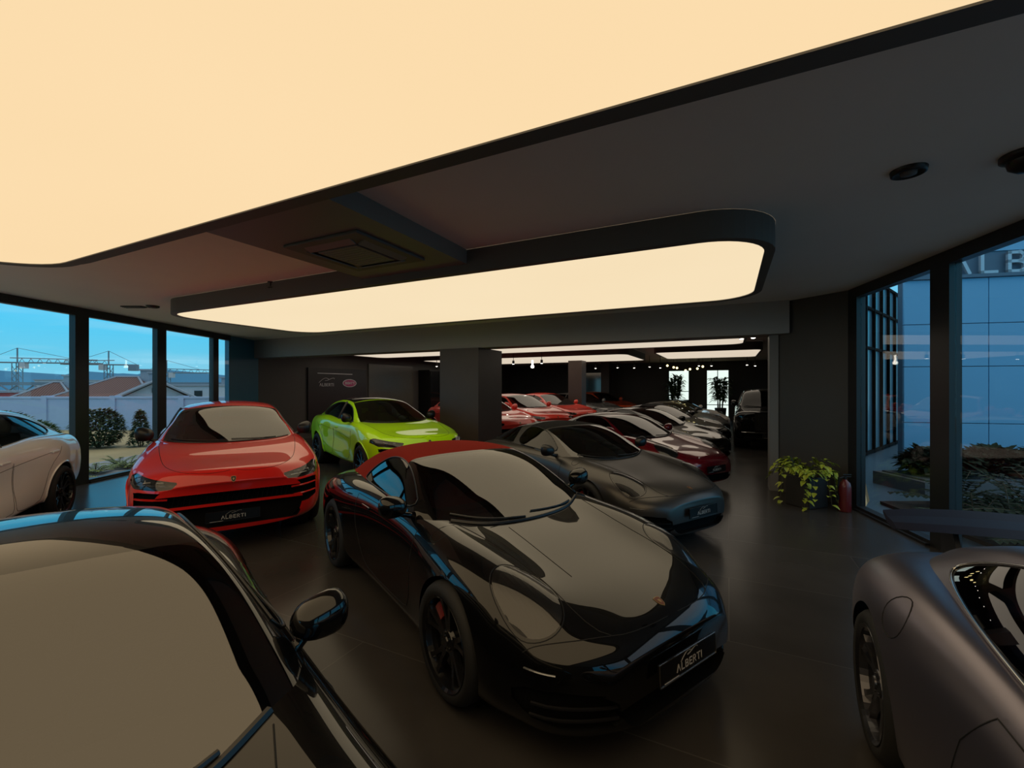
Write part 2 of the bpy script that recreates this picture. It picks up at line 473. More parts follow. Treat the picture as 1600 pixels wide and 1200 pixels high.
def wheel_meshes(R, W, rr, nsp=5, twin=True):
    t = MB(); h = W/2
    t.lathe([(rr-.004, -h+.012), (rr+.015, -h), (R-.035, -h-.004), (R-.012, -h+.02), (R, -h+.05), (R, -.03), (R-.006, -.028), (R-.006, -.018), (R, -.016), (R, .016),
             (R-.006, .018), (R-.006, .028), (R, .03), (R, h-.05), (R-.012, h-.02), (R-.035, h+.004), (rr+.015, h), (rr-.004, h-.012)], 48)
    tyre = t.mesh('tyre', [M['rubber']], True)
    r = MB()
    r.lathe([(rr-.03, -h+.02), (rr-.02, h-.05), (rr-.012, h-.012), (rr+.004, h+.001), (rr+.006, h-.006)], 48)
    r.lathe([(.0, h-.022), (.030, h-.022), (.034, h-.03), (.062, h-.038), (.075, h-.06), (.075, h-.10)], 24)
    for k in range(nsp):
        for da in ((-.16, .16) if twin else (0,)):
            a0 = 2*PI*k/nsp + PI/2 + da*.5; a1 = 2*PI*k/nsp + PI/2 + da*1.35
            vs = []
            for (q, wd, yy, th) in ((.045, .022, h-.045, .045), (.5*rr, .014, h-.040, .035), (.8*rr, .013, h-.028, .03), (rr-.012, .018, h-.022, .03)):
                f = (q-.045)/(rr-.057); a = a0+(a1-a0)*f; c, s_ = math.cos(a), math.sin(a)
                for (e, y) in ((-1, yy), (1, yy), (1.4, yy-th), (-1.4, yy-th)): vs.append((q*c-e*wd*s_, y, q*s_+e*wd*c))
            fs = []
            for i in range(3):
                for j in range(4): fs.append((i*4+j, i*4+(j+1) % 4, (i+1)*4+(j+1) % 4, (i+1)*4+j))
            r.add(vs, fs)
    for k in range(5):
        a = 2*PI*k/5; r.lathe([(.0, h-.028), (.008, h-.028), (.010, h-.04)], 8, c=(.048*math.cos(a), 0, .048*math.sin(a)))
    rim = r.mesh('wheel', [M['rim']], False)
    d = MB(); d.lathe([(.07, -.01), (rr*.80, -.01), (rr*.80, .016), (.07, .016), (.07, .05), (.0, .05)], 40)
    disc = d.mesh('brake_disc', [M['disc']], False)
    c = MB(); vs = []; fs = []
    n = 10
    for i in range(n+1):
        a = PI*.16 + i*PI*.30/n
        for (q, y) in ((rr*.52, -.05), (rr*.86, -.05), (rr*.86, .06), (rr*.52, .06)): vs.append((q*math.cos(a), y, q*math.sin(a)))
    for i in range(n):
        for j in range(4): fs.append((i*4+j, i*4+(j+1) % 4, (i+1)*4+(j+1) % 4, (i+1)*4+j))
    fs += [(3, 2, 1, 0), (n*4, n*4+1, n*4+2, n*4+3)]
    c.add(vs, fs); cal = c.mesh('brake_caliper', [M['caliper']], False)
    return rim, tyre, disc, cal

def add_wheels(T, ax, yc, Rs, Ws, rrs, nsp, twin, rimmat='rimmat'):
    for (x, y, R, W, rr) in zip(ax, yc, Rs, Ws, rrs):
        rim, tyre, disc, cal = wheel_meshes(R, W, rr, nsp, twin)
        for s in (1, -1):
            rot = (0, 0, 0) if s > 0 else (0, 0, PI)
            w = T.add('wheel', rim, rimmat, None, (x, s*y, R), rot)
            T.add('tyre', tyre, 'rubber', w)
            T.add('brake_disc', disc, 'disc', w, (0, .02, 0)); T.add('brake_caliper', cal, 'caliper', w, (0, 0.01, 0), None if s > 0 else (0, 0, 0), 'red brake caliper')

def liners(T, ax, R, yin, yout):
    for x, z, r in ax:
        for s in (1, -1):
            mb = MB(); mb.lathe([(.01, s*yin), (r, s*yin), (r, s*yout)], 36, c=(x, 0, z))
            T.add('wheel_arch_liner', mb.mesh('wheel_arch_liner', [M['trim_black']]), 'trim_black')

def plate_parts(T, loc, tilt, w=.52, h=.115):
    mb = MB(); mb.rbox((0, 0, 0), (.012, w, h), .004, 0)
    p = T.add('licence_plate', mb.mesh('licence_plate', [M['plate']]), 'plate', None, loc, (0, tilt, 0), 'black show plate with silver lettering')
    fr = MB()
    for (a, b) in (((-w/2, -h/2), (w/2, -h/2+.004)), ((-w/2, h/2-.004), (w/2, h/2)), ((-w/2, -h/2), (-w/2+.004, h/2)), ((w/2-.004, -h/2), (w/2, h/2))):
        fr.box((.004, a[0], a[1]), (.009, b[0], b[1]))
    T.add('plate_frame', fr.mesh('plate_frame', [M['trim_black']]), 'plate_rim', p)
    t = MB(); to3 = lambda u, v, d: (.0065+d, u, v)
    st, wd = strokes_word('ALBERTI', .034, .42)
    stroke_mesh(t, [[(a, b-.027) for a, b in s] for s in st], .0048, to3)
    stroke_mesh(t, [[(a+.0, b+.014) for a, b in s] for s in logo_strokes(.15)], .0042, to3)
    stroke_mesh(t, [[(-.22, -.047), (-.10, -.047)]], .003, to3)
    T.add('plate_lettering', t.mesh('plate_lettering', [M['plate_text']]), 'plate_text', p)

def mirror_parts(T, base, out, size, matk='mirrorpaint', twist=.35):
    """door mirror: rounded shell on a stalk, glass facing the rear; base on the door, out = centre of the shell (left side)"""
    for s in (1, -1):
        mb = MB(); n = 18
        c = Vector((out[0], s*out[1], out[2])); sx, sy, sz = size
        vs = []; fs = []; nu, nv = 24, 14
        for i in range(nv+1):
            th = PI*i/nv
            for j in range(nu):
                ph = 2*PI*j/nu
                f = lambda t, p: math.copysign(abs(t)**p, t)
                x = f(math.sin(th), .85)*f(math.cos(ph), .9); y = f(math.cos(th), .75); z = f(math.sin(th), .85)*f(math.sin(ph), .8)
                if x < 0: x *= .25
                z *= (1.0 + .16*y) ; z += .10*y
                vs.append((c.x+x*sx, c.y+s*y*sy, c.z+z*sz))
        for i in range(nv):
            for j in range(nu):
                q = (i*nu+j, (i+1)*nu+j, (i+1)*nu+(j+1) % nu, i*nu+(j+1) % nu); fs.append(q if s > 0 else q[::-1])
        mb.add(vs, fs)
        b = Vector((base[0], s*base[1], base[2])); e = c + Vector((.01, -s*sy*.55, -sz*.75))
        mb.tube([b, b.lerp(e, .5)+Vector((0, 0, .0)), e, e+Vector((0, s*.03, .03))], [.030, .022, .022, .02], 8)
        p = T.add('door_mirror', mb.mesh('door_mirror', [M['trim_black']], True), matk)
        g = MB(); vs = [(c.x-sx*.27, c.y+s*sy*.84*math.copysign(abs(math.cos(a))**.7, math.cos(a)), c.z+sz*.78*math.copysign(abs(math.sin(a))**.7, math.sin(a))+.10*sz*math.cos(a)*s*s) for a in np.linspace(0, 2*PI, 25)[:-1]]
        g.add(vs, [tuple(range(24))] if s > 0 else [tuple(range(23, -1, -1))])
        T.add('mirror_glass', g.mesh('mirror_glass', [M['chrome']]), 'chrome', p)

def seats(T, xs, ys, z0, matk='interiormat', ht=.72):
    for x in xs:
        for s in (1, -1):
            mb = MB()
            mb.rbox((x+.22, s*ys, z0+.12), (.50, .48, .16), .05, seg=3)
            mt = Matrix.Translation((x-.06, s*ys, z0+.16)) @ Matrix.Rotation(-.30, 4, 'Y')
            mb.rbox((0, 0, ht*.42), (.13, .48, ht*.85), .05, seg=3, mat=mt)
            for e in (1, -1): mb.rbox((.05, e*.22, ht*.36), (.12, .07, ht*.55), .03, mat=mt)
            p = T.add('seat', mb.mesh('seat', [M['interior']], True), matk)
            hb = MB(); hb.rbox((-.01, 0, ht*.96), (.11, .27, .20), .045, seg=3, mat=mt)
            T.add('headrest', hb.mesh('headrest', [M['interior']], True), matk, p)

def cabin(T, x0, x1, yw, zf, zb, wheel_at, dash_x, matk='interiormat'):
    mb = MB()
    # open tub: floor, sills, bulkheads
    mb.box((x1, -yw, zf-.03), (x0, yw, zf)); mb.box((x1-.02, -yw, zf), (x1, yw, zb)); mb.box((x0, -yw, zf), (x0+.02, yw, zb))
    for s in (1, -1): mb.box((x1, min(s*yw, s*(yw+.02)), zf), (x0, max(s*yw, s*(yw+.02)), zb))
    T.add('cabin_tub', mb.mesh('cabin_tub', [M['interior']]), 'interior')
    d = MB(); d.rbox((dash_x, 0, zb-.10), (.42, 2*yw, .24), .06, seg=3); d.rbox((dash_x-.08, wheel_at[1], zb+.0), (.22, .36, .12), .04, seg=3)
    d.rbox((dash_x-.6, 0, zf+.17), (.9, .22, .34), .04)
    T.add('dashboard', d.mesh('dashboard', [M['interior']], True), 'interior')
    w = MB(); mt = Matrix.Translation(wheel_at) @ Matrix.Rotation(-1.15, 4, 'Y')
    k = 28; ring = [mt @ Vector((.18*math.cos(2*PI*i/k), .18*math.sin(2*PI*i/k), 0)) for i in range(k+1)]
    w.tube(ring, .014, 8, cap=False)
    for a in (0, 2.1, -2.1): w.tube([mt @ Vector((0, 0, -.01)), mt @ Vector((-.17*math.cos(a), .17*math.sin(a), 0))], .014, 6)
    w.ball(mt @ Vector((0, 0, 0)), (.05, .05, .04)); w.tube([mt @ Vector((0, 0, 0)), mt @ Vector((0, 0, -.22))], .025, 8)
    T.add('steering_wheel', w.mesh('steering_wheel', [M['interior']], True), 'interior')
    rm = MB(); rm.rbox((0, 0, 0), (.02, .22, .065), .012, seg=2)
    return rm

def bead_line(sh, poly, proj, r=.0028, step=.03, closed=True):
    """points on the shell under a path; proj(p) -> ray origin, direction"""
    pts = []
    for p in resample([(a, b, 0) for a, b in poly], step, closed):
        o, d = proj(p.x, p.y); h = sh.ray(o, d)
        if h: pts.append(h)
    return pts

def gaps(T, shells_paths):
    mb = MB()
    for pts in shells_paths:
        run = []
        for i, h in enumerate(pts):
            if run and (h[0]-run[-1][0]).length > .12:
                if len(run) > 2: mb.tube([q[0] for q in run], .0030, 4)
                run = []
            run.append(h)
        if len(run) > 2: mb.tube([q[0] for q in run], .0030, 4)
    T.add('panel_gaps', mb.mesh('panel_gaps', [M['gap']]), 'gap')

def shield_badge(T, sh, x, z0, size, kind):
    h = sh.ray((x, 0, 2), (0, 0, -1)) if kind != 'front' else sh.ray((3, 0, z0), (-1, 0, 0))
    p, n = h; t = Vector((0, 1, 0)); u = n.cross(t).normalized()
    if u.z < 0 and kind == 'front': u = -u
    if kind != 'front' and u.x > 0: u = -u
    outl = [(-.5, .52), (0, .60), (.5, .52), (.52, .05), (.34, -.38), (0, -.62), (-.34, -.38), (-.52, .05)]
    mb = MB()
    for sc, d0, d1, mi in ((1.0, -.002, .003, 0), (.86, .003, .004, 1), (.36, .004, .0055, 2)):
        k = len(outl); vs = [p+t*a*size*sc*.8+u*b*size*sc+n*d0 for a, b in outl] + [p+t*a*size*sc*.8+u*b*size*sc+n*d1 for a, b in outl]
        mb.add(vs, [tuple(range(k, 2*k))] + [(i, (i+1) % k, (i+1) % k+k, i+k) for i in range(k)], mi)
    mats = [M['gold'], M['badge_red'], M['gold']] if kind == 'crest' else [M['gold'], M['trim_black'], M['gold']]
    T.add('badge', mb.mesh('badge', mats), None, None)

def cowl_parts(T, sh, cs, ymax, wipers, xmin):
    """windshield seal along the line where glass meets body, and the wipers parked just above it"""
    def gap(x, y):
        h1 = cs.ray((x, y, 3), (0, 0, -1)); h2 = sh.ray((x, y, 3), (0, 0, -1))
        return (h1[0].z if h1 else -9) - (h2[0].z if h2 else -5), h1, h2
    def meet(y):
        for x in np.arange(.1, xmin, -.02):
            if gap(x, y)[0] > 0:
                lo, hi = x, x+.02
                for _ in range(8):
                    m = (lo+hi)/2
                    if gap(m, y)[0] > 0: lo = m
                    else: hi = m
                return gap(lo, y)[1][0]
        return None
    pts = [p for p in (meet(y) for y in np.linspace(-ymax, ymax, 45)) if p]
    for _ in range(4): pts = [pts[0]] + [(pts[i-1]+pts[i]*2+pts[i+1])/4 for i in range(1, len(pts)-1)] + [pts[-1]]
    mb = MB(); mb.tube([p + Vector((.004, 0, .002)) for p in pts], .014, 6)
    T.add('windshield_seal', mb.mesh('windshield_seal', [M['trim_black']]), 'trim_black')
    for (y0, y1, up) in wipers:
        wp = MB(); q = []
        for t in np.linspace(0, 1, 11):
            y = y0 + (y1-y0)*t; p = meet(y)
            if p is None: continue
            x = p.x - .022 - .04*t; h = cs.ray((x, y, 3), (0, 0, -1))
            if h: q.append(h[0] + h[1]*.008)
        wp.tube(q, [.009]*3+[.0055]*(len(q)-3), 6)
        T.add('wiper', wp.mesh('wiper', [M['trim_black']]), 'trim_black')

# ------------------------------------------------------------------ low rear-engined sports car
def sport_stations():
    L = lambda x, *q: [(x if len(p) == 2 else p[0],) + tuple(p[-2:]) for p in q]
    S = []
    S.append([(1.005,0,.545),(1.005,.15,.545),(1.0,.30,.535),(.985,.43,.51),(.975,.49,.46),(.975,.50,.41),(.975,.49,.34),(.975,.46,.27),(.98,.40,.205),(.985,.25,.185),(.985,0,.185)])
    S.append([(.955,0,.605),(.95,.2,.605),(.93,.40,.595),(.875,.59,.56),(.835,.68,.505),(.83,.70,.43),(.835,.70,.34),(.845,.68,.25),(.86,.62,.17),(.9,.35,.155),(.9,0,.155)])
    S.append([(.84,0,.66),(.83,.22,.66),(.79,.43,.655),(.72,.63,.65),(.655,.77,.59),(.63,.82,.49),(.63,.83,.37),(.64,.82,.25),(.66,.78,.155),(.7,.45,.14),(.7,0,.14)])
    S.append([(.62,0,.715),(.61,.24,.715),(.58,.44,.715),(.53,.63,.755),(.48,.81,.70),(.465,.885,.575),(.465,.89,.42),(.47,.88,.26),(.48,.84,.14),(.5,.5,.13),(.5,0,.13)])
    S.append(L(.30,(0,.765),(.25,.765),(.46,.768),(.63,.83),(.83,.79),(.915,.64),(.92,.44),(.91,.26),(.88,.13),(.5,.12),(0,.12)))
    S.append(L(0,(0,.815),(.26,.815),(.48,.818),(.64,.88),(.83,.85),(.93,.68),(.935,.46),(.92,.26),(.89,.13),(.5,.12),(0,.12)))
    S.append(L(-.30,(0,.86),(.28,.86),(.50,.862),(.65,.905),(.82,.875),(.915,.70),(.915,.46),(.905,.26),(.87,.13),(.5,.12),(0,.12)))
    S.append(L(-.65,(0,.90),(.30,.90),(.52,.90),(.68,.925),(.81,.90),(.885,.74),(.885,.46),(.88,.26),(.86,.14),(.5,.12),(0,.12)))
    S.append(L(-1.10,(0,.90),(.30,.90),(.55,.90),(.70,.94),(.81,.92),(.875,.76),(.875,.46),(.875,.26),(.86,.14),(.5,.12),(0,.12)))
    S.append(L(-1.60,(0,.91),(.30,.91),(.55,.91),(.71,.955),(.825,.935),(.89,.78),(.89,.46),(.88,.26),(.86,.14),(.5,.12),(0,.12)))
    S.append(L(-2.05,(0,.92),(.30,.92),(.55,.93),(.71,.965),(.86,.935),(.935,.76),(.935,.48),(.915,.27),(.88,.15),(.5,.13),(0,.13)))
    S.append(L(-2.45,(0,.94),(.30,.94),(.53,.94),(.70,.955),(.87,.915),(.955,.74),(.955,.48),(.93,.28),(.89,.16),(.5,.14),(0,.14)))
    S.append(L(-2.85,(0,.92),(.30,.92),(.50,.915),(.67,.91),(.84,.865),(.93,.71),(.935,.50),(.91,.30),(.86,.18),(.5,.15),(0,.15)))
    S.append([(-3.22,0,.86),(-3.21,.28,.86),(-3.20,.48,.85),(-3.17,.64,.83),(-3.13,.79,.78),(-3.12,.86,.68),(-3.12,.86,.50),(-3.13,.84,.32),(-3.15,.78,.22),(-3.2,.5,.19),(-3.2,0,.19)])
    S.append([(-3.42,0,.76),(-3.41,.25,.76),(-3.39,.45,.75),(-3.34,.61,.73),(-3.29,.70,.68),(-3.28,.74,.60),(-3.28,.74,.48),(-3.28,.72,.36),(-3.30,.66,.26),(-3.35,.4,.23),(-3.35,0,.23)])
    S.append([(-3.49,0,.66),(-3.485,.2,.66),(-3.47,.35,.655),(-3.45,.47,.63),(-3.44,.53,.58),(-3.44,.54,.54),(-3.44,.53,.47),(-3.44,.50,.40),(-3.45,.44,.33),(-3.46,.3,.30),(-3.46,0,.30)])
    return S

SP_C = [ # x, T, rail(y,z), belt y
 (-.20, .81, (.735,.715), .80), (-.42, .935, (.725,.846), .81), (-.62,1.040,(.70,.957),.82), (-.90,1.168,(.65,1.098),.81), (-1.16,1.260,(.595,1.202),.80),
 (-1.45,1.303,(.555,1.247),.79), (-1.85,1.300,(.535,1.235),.775), (-2.25,1.225,(.52,1.165),.745), (-2.65,1.10,(.50,1.045),.69), (-2.95,.985,(.48,.935),.64), (-3.15,.88,(.46,.83),.60)]

def canopy_stations(tab, drop=.25, belt=.90):
    S = []
    for x, T, (yr, zr), yb in tab:
        D = T-zr; zb = min(belt, zr-.12)
        side = [(x, yr*1.025+(yb-yr*1.025)*f+.012*math.sin(PI*f), zr-.015+(zb-zr)*f) for f in (.06, .38, .70, 1.0)]
        S.append([(x,0,T),(x,yr*.40,T-.03*D),(x,yr*.80,T-.50*D),(x,yr*.985,T-.86*D)] + side + [(x, yb, zb-drop)])
    return S

def interp(tab, i):
    xs = [t[0] for t in tab][::-1]; 
    ys = [(t[2][0] if i == 'y' else t[2][1]) for t in tab][::-1]
    return lambda x: np.interp(x, xs, ys)

def sport_template(roof='cabrio', fuel='front', nose=True, tailwing=False, my=.94):
    T = Template()
    V, F = loft(sport_stations(), 190, 56, 3); sh = Shell(V, F)
    AX = ((0, .345, .372), (-2.45, .352, .380))
    for cx, cz, r in AX:
        sh.region('void', lambda p, cx=cx, cz=cz, r=r: np.minimum(r-np.hypot(p[:,0]-cx, p[:,2]-cz), np.abs(p[:,1])-.50))
    cab = chaikin([(-.66,-.3),(-.66,.50),(-.75,.60),(-1.9,.64),(-2.15,.55),(-2.2,-.3)], 1)
    sh.region('void', lambda p: np.minimum(poly_sd(p[:,0], np.abs(p[:,1]), cab), p[:,2]-.8))
    # headlamp oval, seen from above
    ca, sa = math.cos(-.14), math.sin(-.14); hc = (.475, .668)
    def hl(p, g=0.0):
        dx, dy = p[:,0]-hc[0], np.abs(p[:,1])-hc[1]; u = dx*ca+dy*sa; v = -dx*sa+dy*ca
        return np.minimum((1-np.sqrt((u/(.225+g))**2+(v/(.142+g))**2))*.14, p[:,2]-.45)
    sh.region('headlight', lambda p: hl(p)); sh.region('headlight_ring', lambda p: hl(p, .011))
    hood = chaikin([(.928,-.3),(.928,.0),(.925,.18),(.905,.34),(.86,.455),(.72,.505),(.50,.512),(.15,.52),(-.2,.57),(-.47,.63),(-.62,.55),(-.62,-.3)], 1)
    sh.region('hood', lambda p: np.minimum(poly_sd(p[:,0], np.abs(p[:,1]), hood), p[:,2]-.5))
    door = chaikin([(-.57,.93),(-.57,.60),(-.60,.31),(-.75,.27),(-1.48,.27),(-1.64,.36),(-1.80,.66),(-1.80,.95),(-1.2,1.0)], 1)
    if tailwing: door = chaikin([(-.57,.93),(-.57,.60),(-.60,.31),(-.75,.27),(-1.40,.27),(-1.58,.36),(-1.62,.62),(-1.38,.95),(-1.2,1.0)], 1)
    sh.region('door', lambda p: np.minimum(poly_sd(p[:,0], p[:,2], door), np.abs(p[:,1])-.68))
    i1 = chaikin([(.43,.235),(.50,.40),(.80,.425),(.86,.35),(.78,.235)], 1); i2 = chaikin([(-.5,.205),(.38,.205),(.36,.325),(-.5,.325)], 1)
    sh.region('air_intake', lambda p: np.minimum(np.maximum(poly_sd(np.abs(p[:,1]), p[:,2], i1), poly_sd(np.abs(p[:,1]), p[:,2], i2)), p[:,0]-.5))
    lip = [(-1,.0),(1,.0),(1,.178),(-1,.178)]
    sh.region('front_lip', lambda p: np.minimum(poly_sd(p[:,1], p[:,2], lip), p[:,0]-.45))
    tl = [(-1,.655),(.9,.655),(.9,.70),(-1,.70)]
    sh.region('tail_light', lambda p: np.minimum(poly_sd(np.abs(p[:,1]), p[:,2], tl), -3.0-p[:,0]))
    P = sh.split()
    T.add('body', part_mesh('body', P['rest'], M['black_paint']), 'paint')
    T.add('hood', part_mesh('hood', P['hood'], M['black_paint']), 'paint')
    for s in (1, -1):
        d = T.add('door', part_mesh('door', side_split(P['door'], s), M['black_paint']), 'paint')
        if tailwing: continue
        h = sh.ray((-1.58, s*2, .80), (0, -s, 0)); mb = MB(); mb.rbox((h[0].x, h[0].y, h[0].z), (.20, .014, .026), .006)
        T.add('door_handle', mb.mesh('door_handle', [M['black_paint']]), 'paint', d)
    inta = recess(P['air_intake'], (-.07, 0, 0)); mi = mesh_of('air_intake', inta[0], inta[1], [M['void']]); ai = T.add('air_intake', mi, 'void')
    sl = MB()
    for z in (.275, .335):
        for s in (1, -1):
            pts = [h[0]-Vector((.02, 0, 0)) for h in (sh.ray((2, s*y, z), (-1, 0, 0)) for y in np.linspace(.47, .80, 9)) if h]
            sl.tube(pts, .008, 5)
    T.add('intake_slat', sl.mesh('intake_slat', [M['trim_black']]), 'slatmat', ai)
    T.add('front_lip', part_mesh('front_lip', P['front_lip'], M['trim_black']), 'lipmat')
    T.add('tail_light', part_mesh('tail_light', P['tail_light'], M['tail_red']), 'tail_red')
    for s in (1, -1):
        ring = part_mesh('headlight', side_split(P['headlight_ring'], s), M['black_paint'])
        r = T.add('headlight', ring, 'headring')
        hp = side_split(P['headlight'], s)
        bv = []
        for v, nn in zip(hp[0], hp[2]):
            dx, dy = v.x-hc[0], abs(v.y)-hc[1]; q = min(1, ((dx*ca+dy*sa)/.225)**2+((-dx*sa+dy*ca)/.142)**2); bv.append(v+nn*.022*(1-q))
        lme = mesh_of('lens', bv, hp[1], [M['lens']], True); T.add('lens', lme, 'lens', r)
        bk = recess(hp, (-.02, 0, -.055)); b2 = mesh_of('lamp_bucket', bk[0][len(hp[0]):]+bk[0][:len(hp[0])], bk[1], [M['bucket']]); T.add('lamp_bucket', b2, 'bucket', r)
        lm = MB()
        for (dx, dy) in ((.075, -.045), (.075, .045), (-.05, -.045), (-.05, .045)):
            x, y = hc[0]+dx*ca-dy*sa, hc[1]+dx*sa+dy*ca
            h = sh.ray((x, s*y, 2), (0, 0, -1)); lm.rbox(h[0]-Vector((.008, 0, .028)), (.05, .035, .02), .006)
        hh = sh.ray((hc[0], s*hc[1], 2), (0, 0, -1)); lm.ball(hh[0]-Vector((.01, 0, .04)), (.042, .042, .03))
        T.add('lamp', lm.mesh('lamp', [M['lamp_part']], True), 'lamp_part', r)
        dl = MB(); pts = [h[0]+h[1]*.002 for h in (sh.ray((2, s*y, .487), (-1, 0, 0)) for y in np.linspace(.73, .81, 8)) if h]
        dl.tube(pts, .005, 6); T.add('daytime_light', dl.mesh('daytime_light', [M['lamp_part']]), 'drl')
    # canopy
    ctab = SP_C; yr = interp(ctab, 'y')
    V2, F2 = loft(canopy_stations(ctab, .18, .90), 150, 44, 3, False, False); cs = Shell(V2, F2)
    head = lambda y: -1.165-.055*(np.abs(y)/.55)**2
    def ws(p, g=0.0):
        return np.minimum(p[:,0]-head(p[:,1])+g, yr(p[:,0])-.012+g-np.abs(p[:,1]))
    low = lambda p: np.where(p[:,0] > -.66, 1.0, p[:,2]-.90)
    cs.region('windshield', lambda p: np.minimum(ws(p), p[:,2]-.70))
    if roof == 'coupe': sw = [(-.70,.94),(-.98,1.115),(-1.22,1.205),(-1.50,1.24),(-1.85,1.215),(-2.20,1.115),(-2.40,1.025),(-2.36,.985),(-2.0,.965),(-1.3,.945)]
    elif roof == 'targa': sw = [(-.70,.94),(-.98,1.115),(-1.22,1.205),(-1.48,1.24),(-1.68,1.235),(-1.80,1.17),(-1.86,.96),(-1.3,.945)]
    else: sw = [(-.70,.94),(-.98,1.11),(-1.22,1.195),(-1.48,1.225),(-1.72,1.20),(-1.92,1.11),(-2.06,.99),(-2.03,.955),(-1.3,.94)]
    swc = chaikin(sw, 2)
    cs.region('side_window', lambda p: np.minimum(poly_sd(p[:,0], p[:,2], swc), np.abs(p[:,1])-.40))
    rwp = {'coupe': [(-2.02,-.5),(-2.02,.40),(-2.2,.43),(-2.75,.40),(-2.80,-.5)], 'targa': [(-1.98,-.9),(-1.98,.9),(-2.85,.9),(-2.85,-.9)], 'cabrio': [(-2.28,-.5),(-2.28,.34),(-2.55,.33),(-2.55,-.5)]}[roof]
    rwc = chaikin(rwp, 2) if roof != 'targa' else rwp
    rlow = (lambda p: p[:,2]-.97) if roof == 'targa' else (lambda p: p[:,2]-.9)
    cs.region('rear_window', lambda p: np.minimum(poly_sd(p[:,0], np.abs(p[:,1]), rwc), rlow(p)))
    cs.region('windshield_frame', lambda p: np.maximum(np.minimum(p[:,0]-head(p[:,1])+.045, 1.0), -9), True)
    if roof == 'targa': cs.region('roof_bar', lambda p: np.minimum(-1.72-p[:,0], p[:,0]+2.02))
    C = cs.split()
    T.add('windshield', part_mesh('windshield', C['windshield'], M['car_glass']), 'car_glass')
    T.add('windshield_frame', part_mesh('windshield_frame', C['windshield_frame'], M['black_paint']), 'framemat')
    for s in (1, -1): T.add('side_window', part_mesh('side_window', side_split(C['side_window'], s), M['car_glass_side']), 'car_glass_side')
    T.add('rear_window', part_mesh('rear_window', C['rear_window'], M['car_glass_side']), 'car_glass_side')
    if 'roof_bar' in C: T.add('roll_bar', part_mesh('roll_bar', C['roof_bar'], M['black_paint']), 'paint')
    T.add('soft_top' if roof != 'coupe' else 'roof', part_mesh('roof', C['rest'], M['top_black']), 'roofmat')
    # seams, trim
    bo = lambda x, y: ((x, y, 2), (0, 0, -1))
    paths = []
    hp = hood[:]; hf = [q for q in hood if q[1] > -.05 and q[0] > -.50]
    for s in (1, -1):
        paths.append(bead_line(sh, [(a, s*b) for a, b in hf], lambda x, y: ((x, y, 2), (0, 0, -1)), closed=False))
        paths.append(bead_line(sh, [q for q in door if q[1] < .93], lambda x, z, s=s: ((x, s*2, z), (0, -s, 0)), closed=True))
        paths.append([h for h in (sh.ray((2, s*y, .60-.085*max(0, y-.25)), (-1, 0, 0)) for y in np.linspace(0, .66, 30)) if h] if False else [])
        hb = [(.62, .53), (.71, .60), (.68, .72)]
        paths.append(bead_line(sh, [(a, s*b) for a, b in chaikin([(.868,.435),(.83,.52),(.79,.60),(.72,.70),(.62,.80)], 2, False)], bo, closed=False))
    fx, fz, fr = ((-.33, .79, .062) if fuel == 'front' else (-2.16, .72, .105))
    cir = [(fx+fr*math.cos(a), fz+fr*math.sin(a)*.9) for a in np.linspace(0, 2*PI, 24)[:-1]]
    paths.append(bead_line(sh, cir, lambda x, z: ((x, -2, z+.25), (0, 1, -.13)), step=.02))
    for s in (1, -1):
        el = [(hc[0]+(.236*math.cos(a))*ca-(.153*math.sin(a))*sa, s*(hc[1]+(.236*math.cos(a))*sa+(.153*math.sin(a))*ca)) for a in np.linspace(0, 2*PI, 40)[:-1]]
        paths.append(bead_line(sh, el, bo, step=.02))
    if roof == 'cabrio': paths.append(bead_line(sh, [(-.23, -.27), (.46, -.31)], bo, closed=False))
    gaps(T, [p for p in paths if p])
    ch = MB()
    if True:
        for s in (1, -1):
            pts = [h[0]+h[1]*.004 for h in (cs.ray((a, s*2, b), (0, -s, 0)) for a, b in [(p.x, p.y) for p in resample([(q[0], q[1], 0) for q in swc], .04)]) if h]
            if len(pts) > 4: ch.tube(pts, .006, 6, cap=False)
    T.add('window_trim', ch.mesh('window_trim', [M['trim_black']], True), 'wintrim')
    shield_badge(T, sh, .845, 0, .058, 'crest')
    cowl_parts(T, sh, cs, .62, ((.48, .02, .0), (-.06, -.60, .0)), -.75)
    if nose: plate_parts(T, (1.022, 0, .425), -.05)
    mirror_parts(T, (-.74, .77, .90), (-.76, my, .99), (.095, .105, .080))
    add_wheels(T, (0, -2.45), (.805, .79), (.345, .352), (.25, .30), (.262, .268), 5, True)
    liners(T, ((0, .345, .378), (-2.45, .352, .386)), 0, .50, .80)
    rm = cabin(T, -.62, -2.25, .60, .22, .86, (-.98, .36, .86), -.72)
    h = cs.ray((-1.10, 0, .9), (.6, 0, 1))
    mm = rm.mesh('rear_view_mirror', [M['trim_black']]); T.add('rear_view_mirror', mm, 'trim_black', None, (-1.13, 0, 1.185))
    seats(T, (-1.60,), .36, .22, ht=.74)
    if tailwing:
        w = MB(); n = 31; vs = []; fs = []
        for i in range(n):
            y = -.66+1.32*i/(n-1); e = abs(y)/.66; x0 = -3.02-.10*e**3; x1 = -3.46+.04*e**4; zt = 1.045-.045*e*e
            for (fx_, z) in ((0, zt-.015), (.25, zt+.008), (.7, zt+.012), (1.0, zt+.03), (1.0, zt+.012), (.7, zt-.03), (.25, zt-.04)): vs.append((x0+(x1-x0)*fx_, y, z))
        for i in range(n-1):
            for j in range(7): fs.append((i*7+j, (i+1)*7+j, (i+1)*7+(j+1) % 7, i*7+(j+1) % 7))
        fs += [tuple(range(7)), tuple(range((n-1)*7+6, (n-1)*7-1, -1))]
        w.add(vs, fs); wi = T.add('rear_wing', w.mesh('rear_wing', [M['trim_black']], False), 'wingmat')
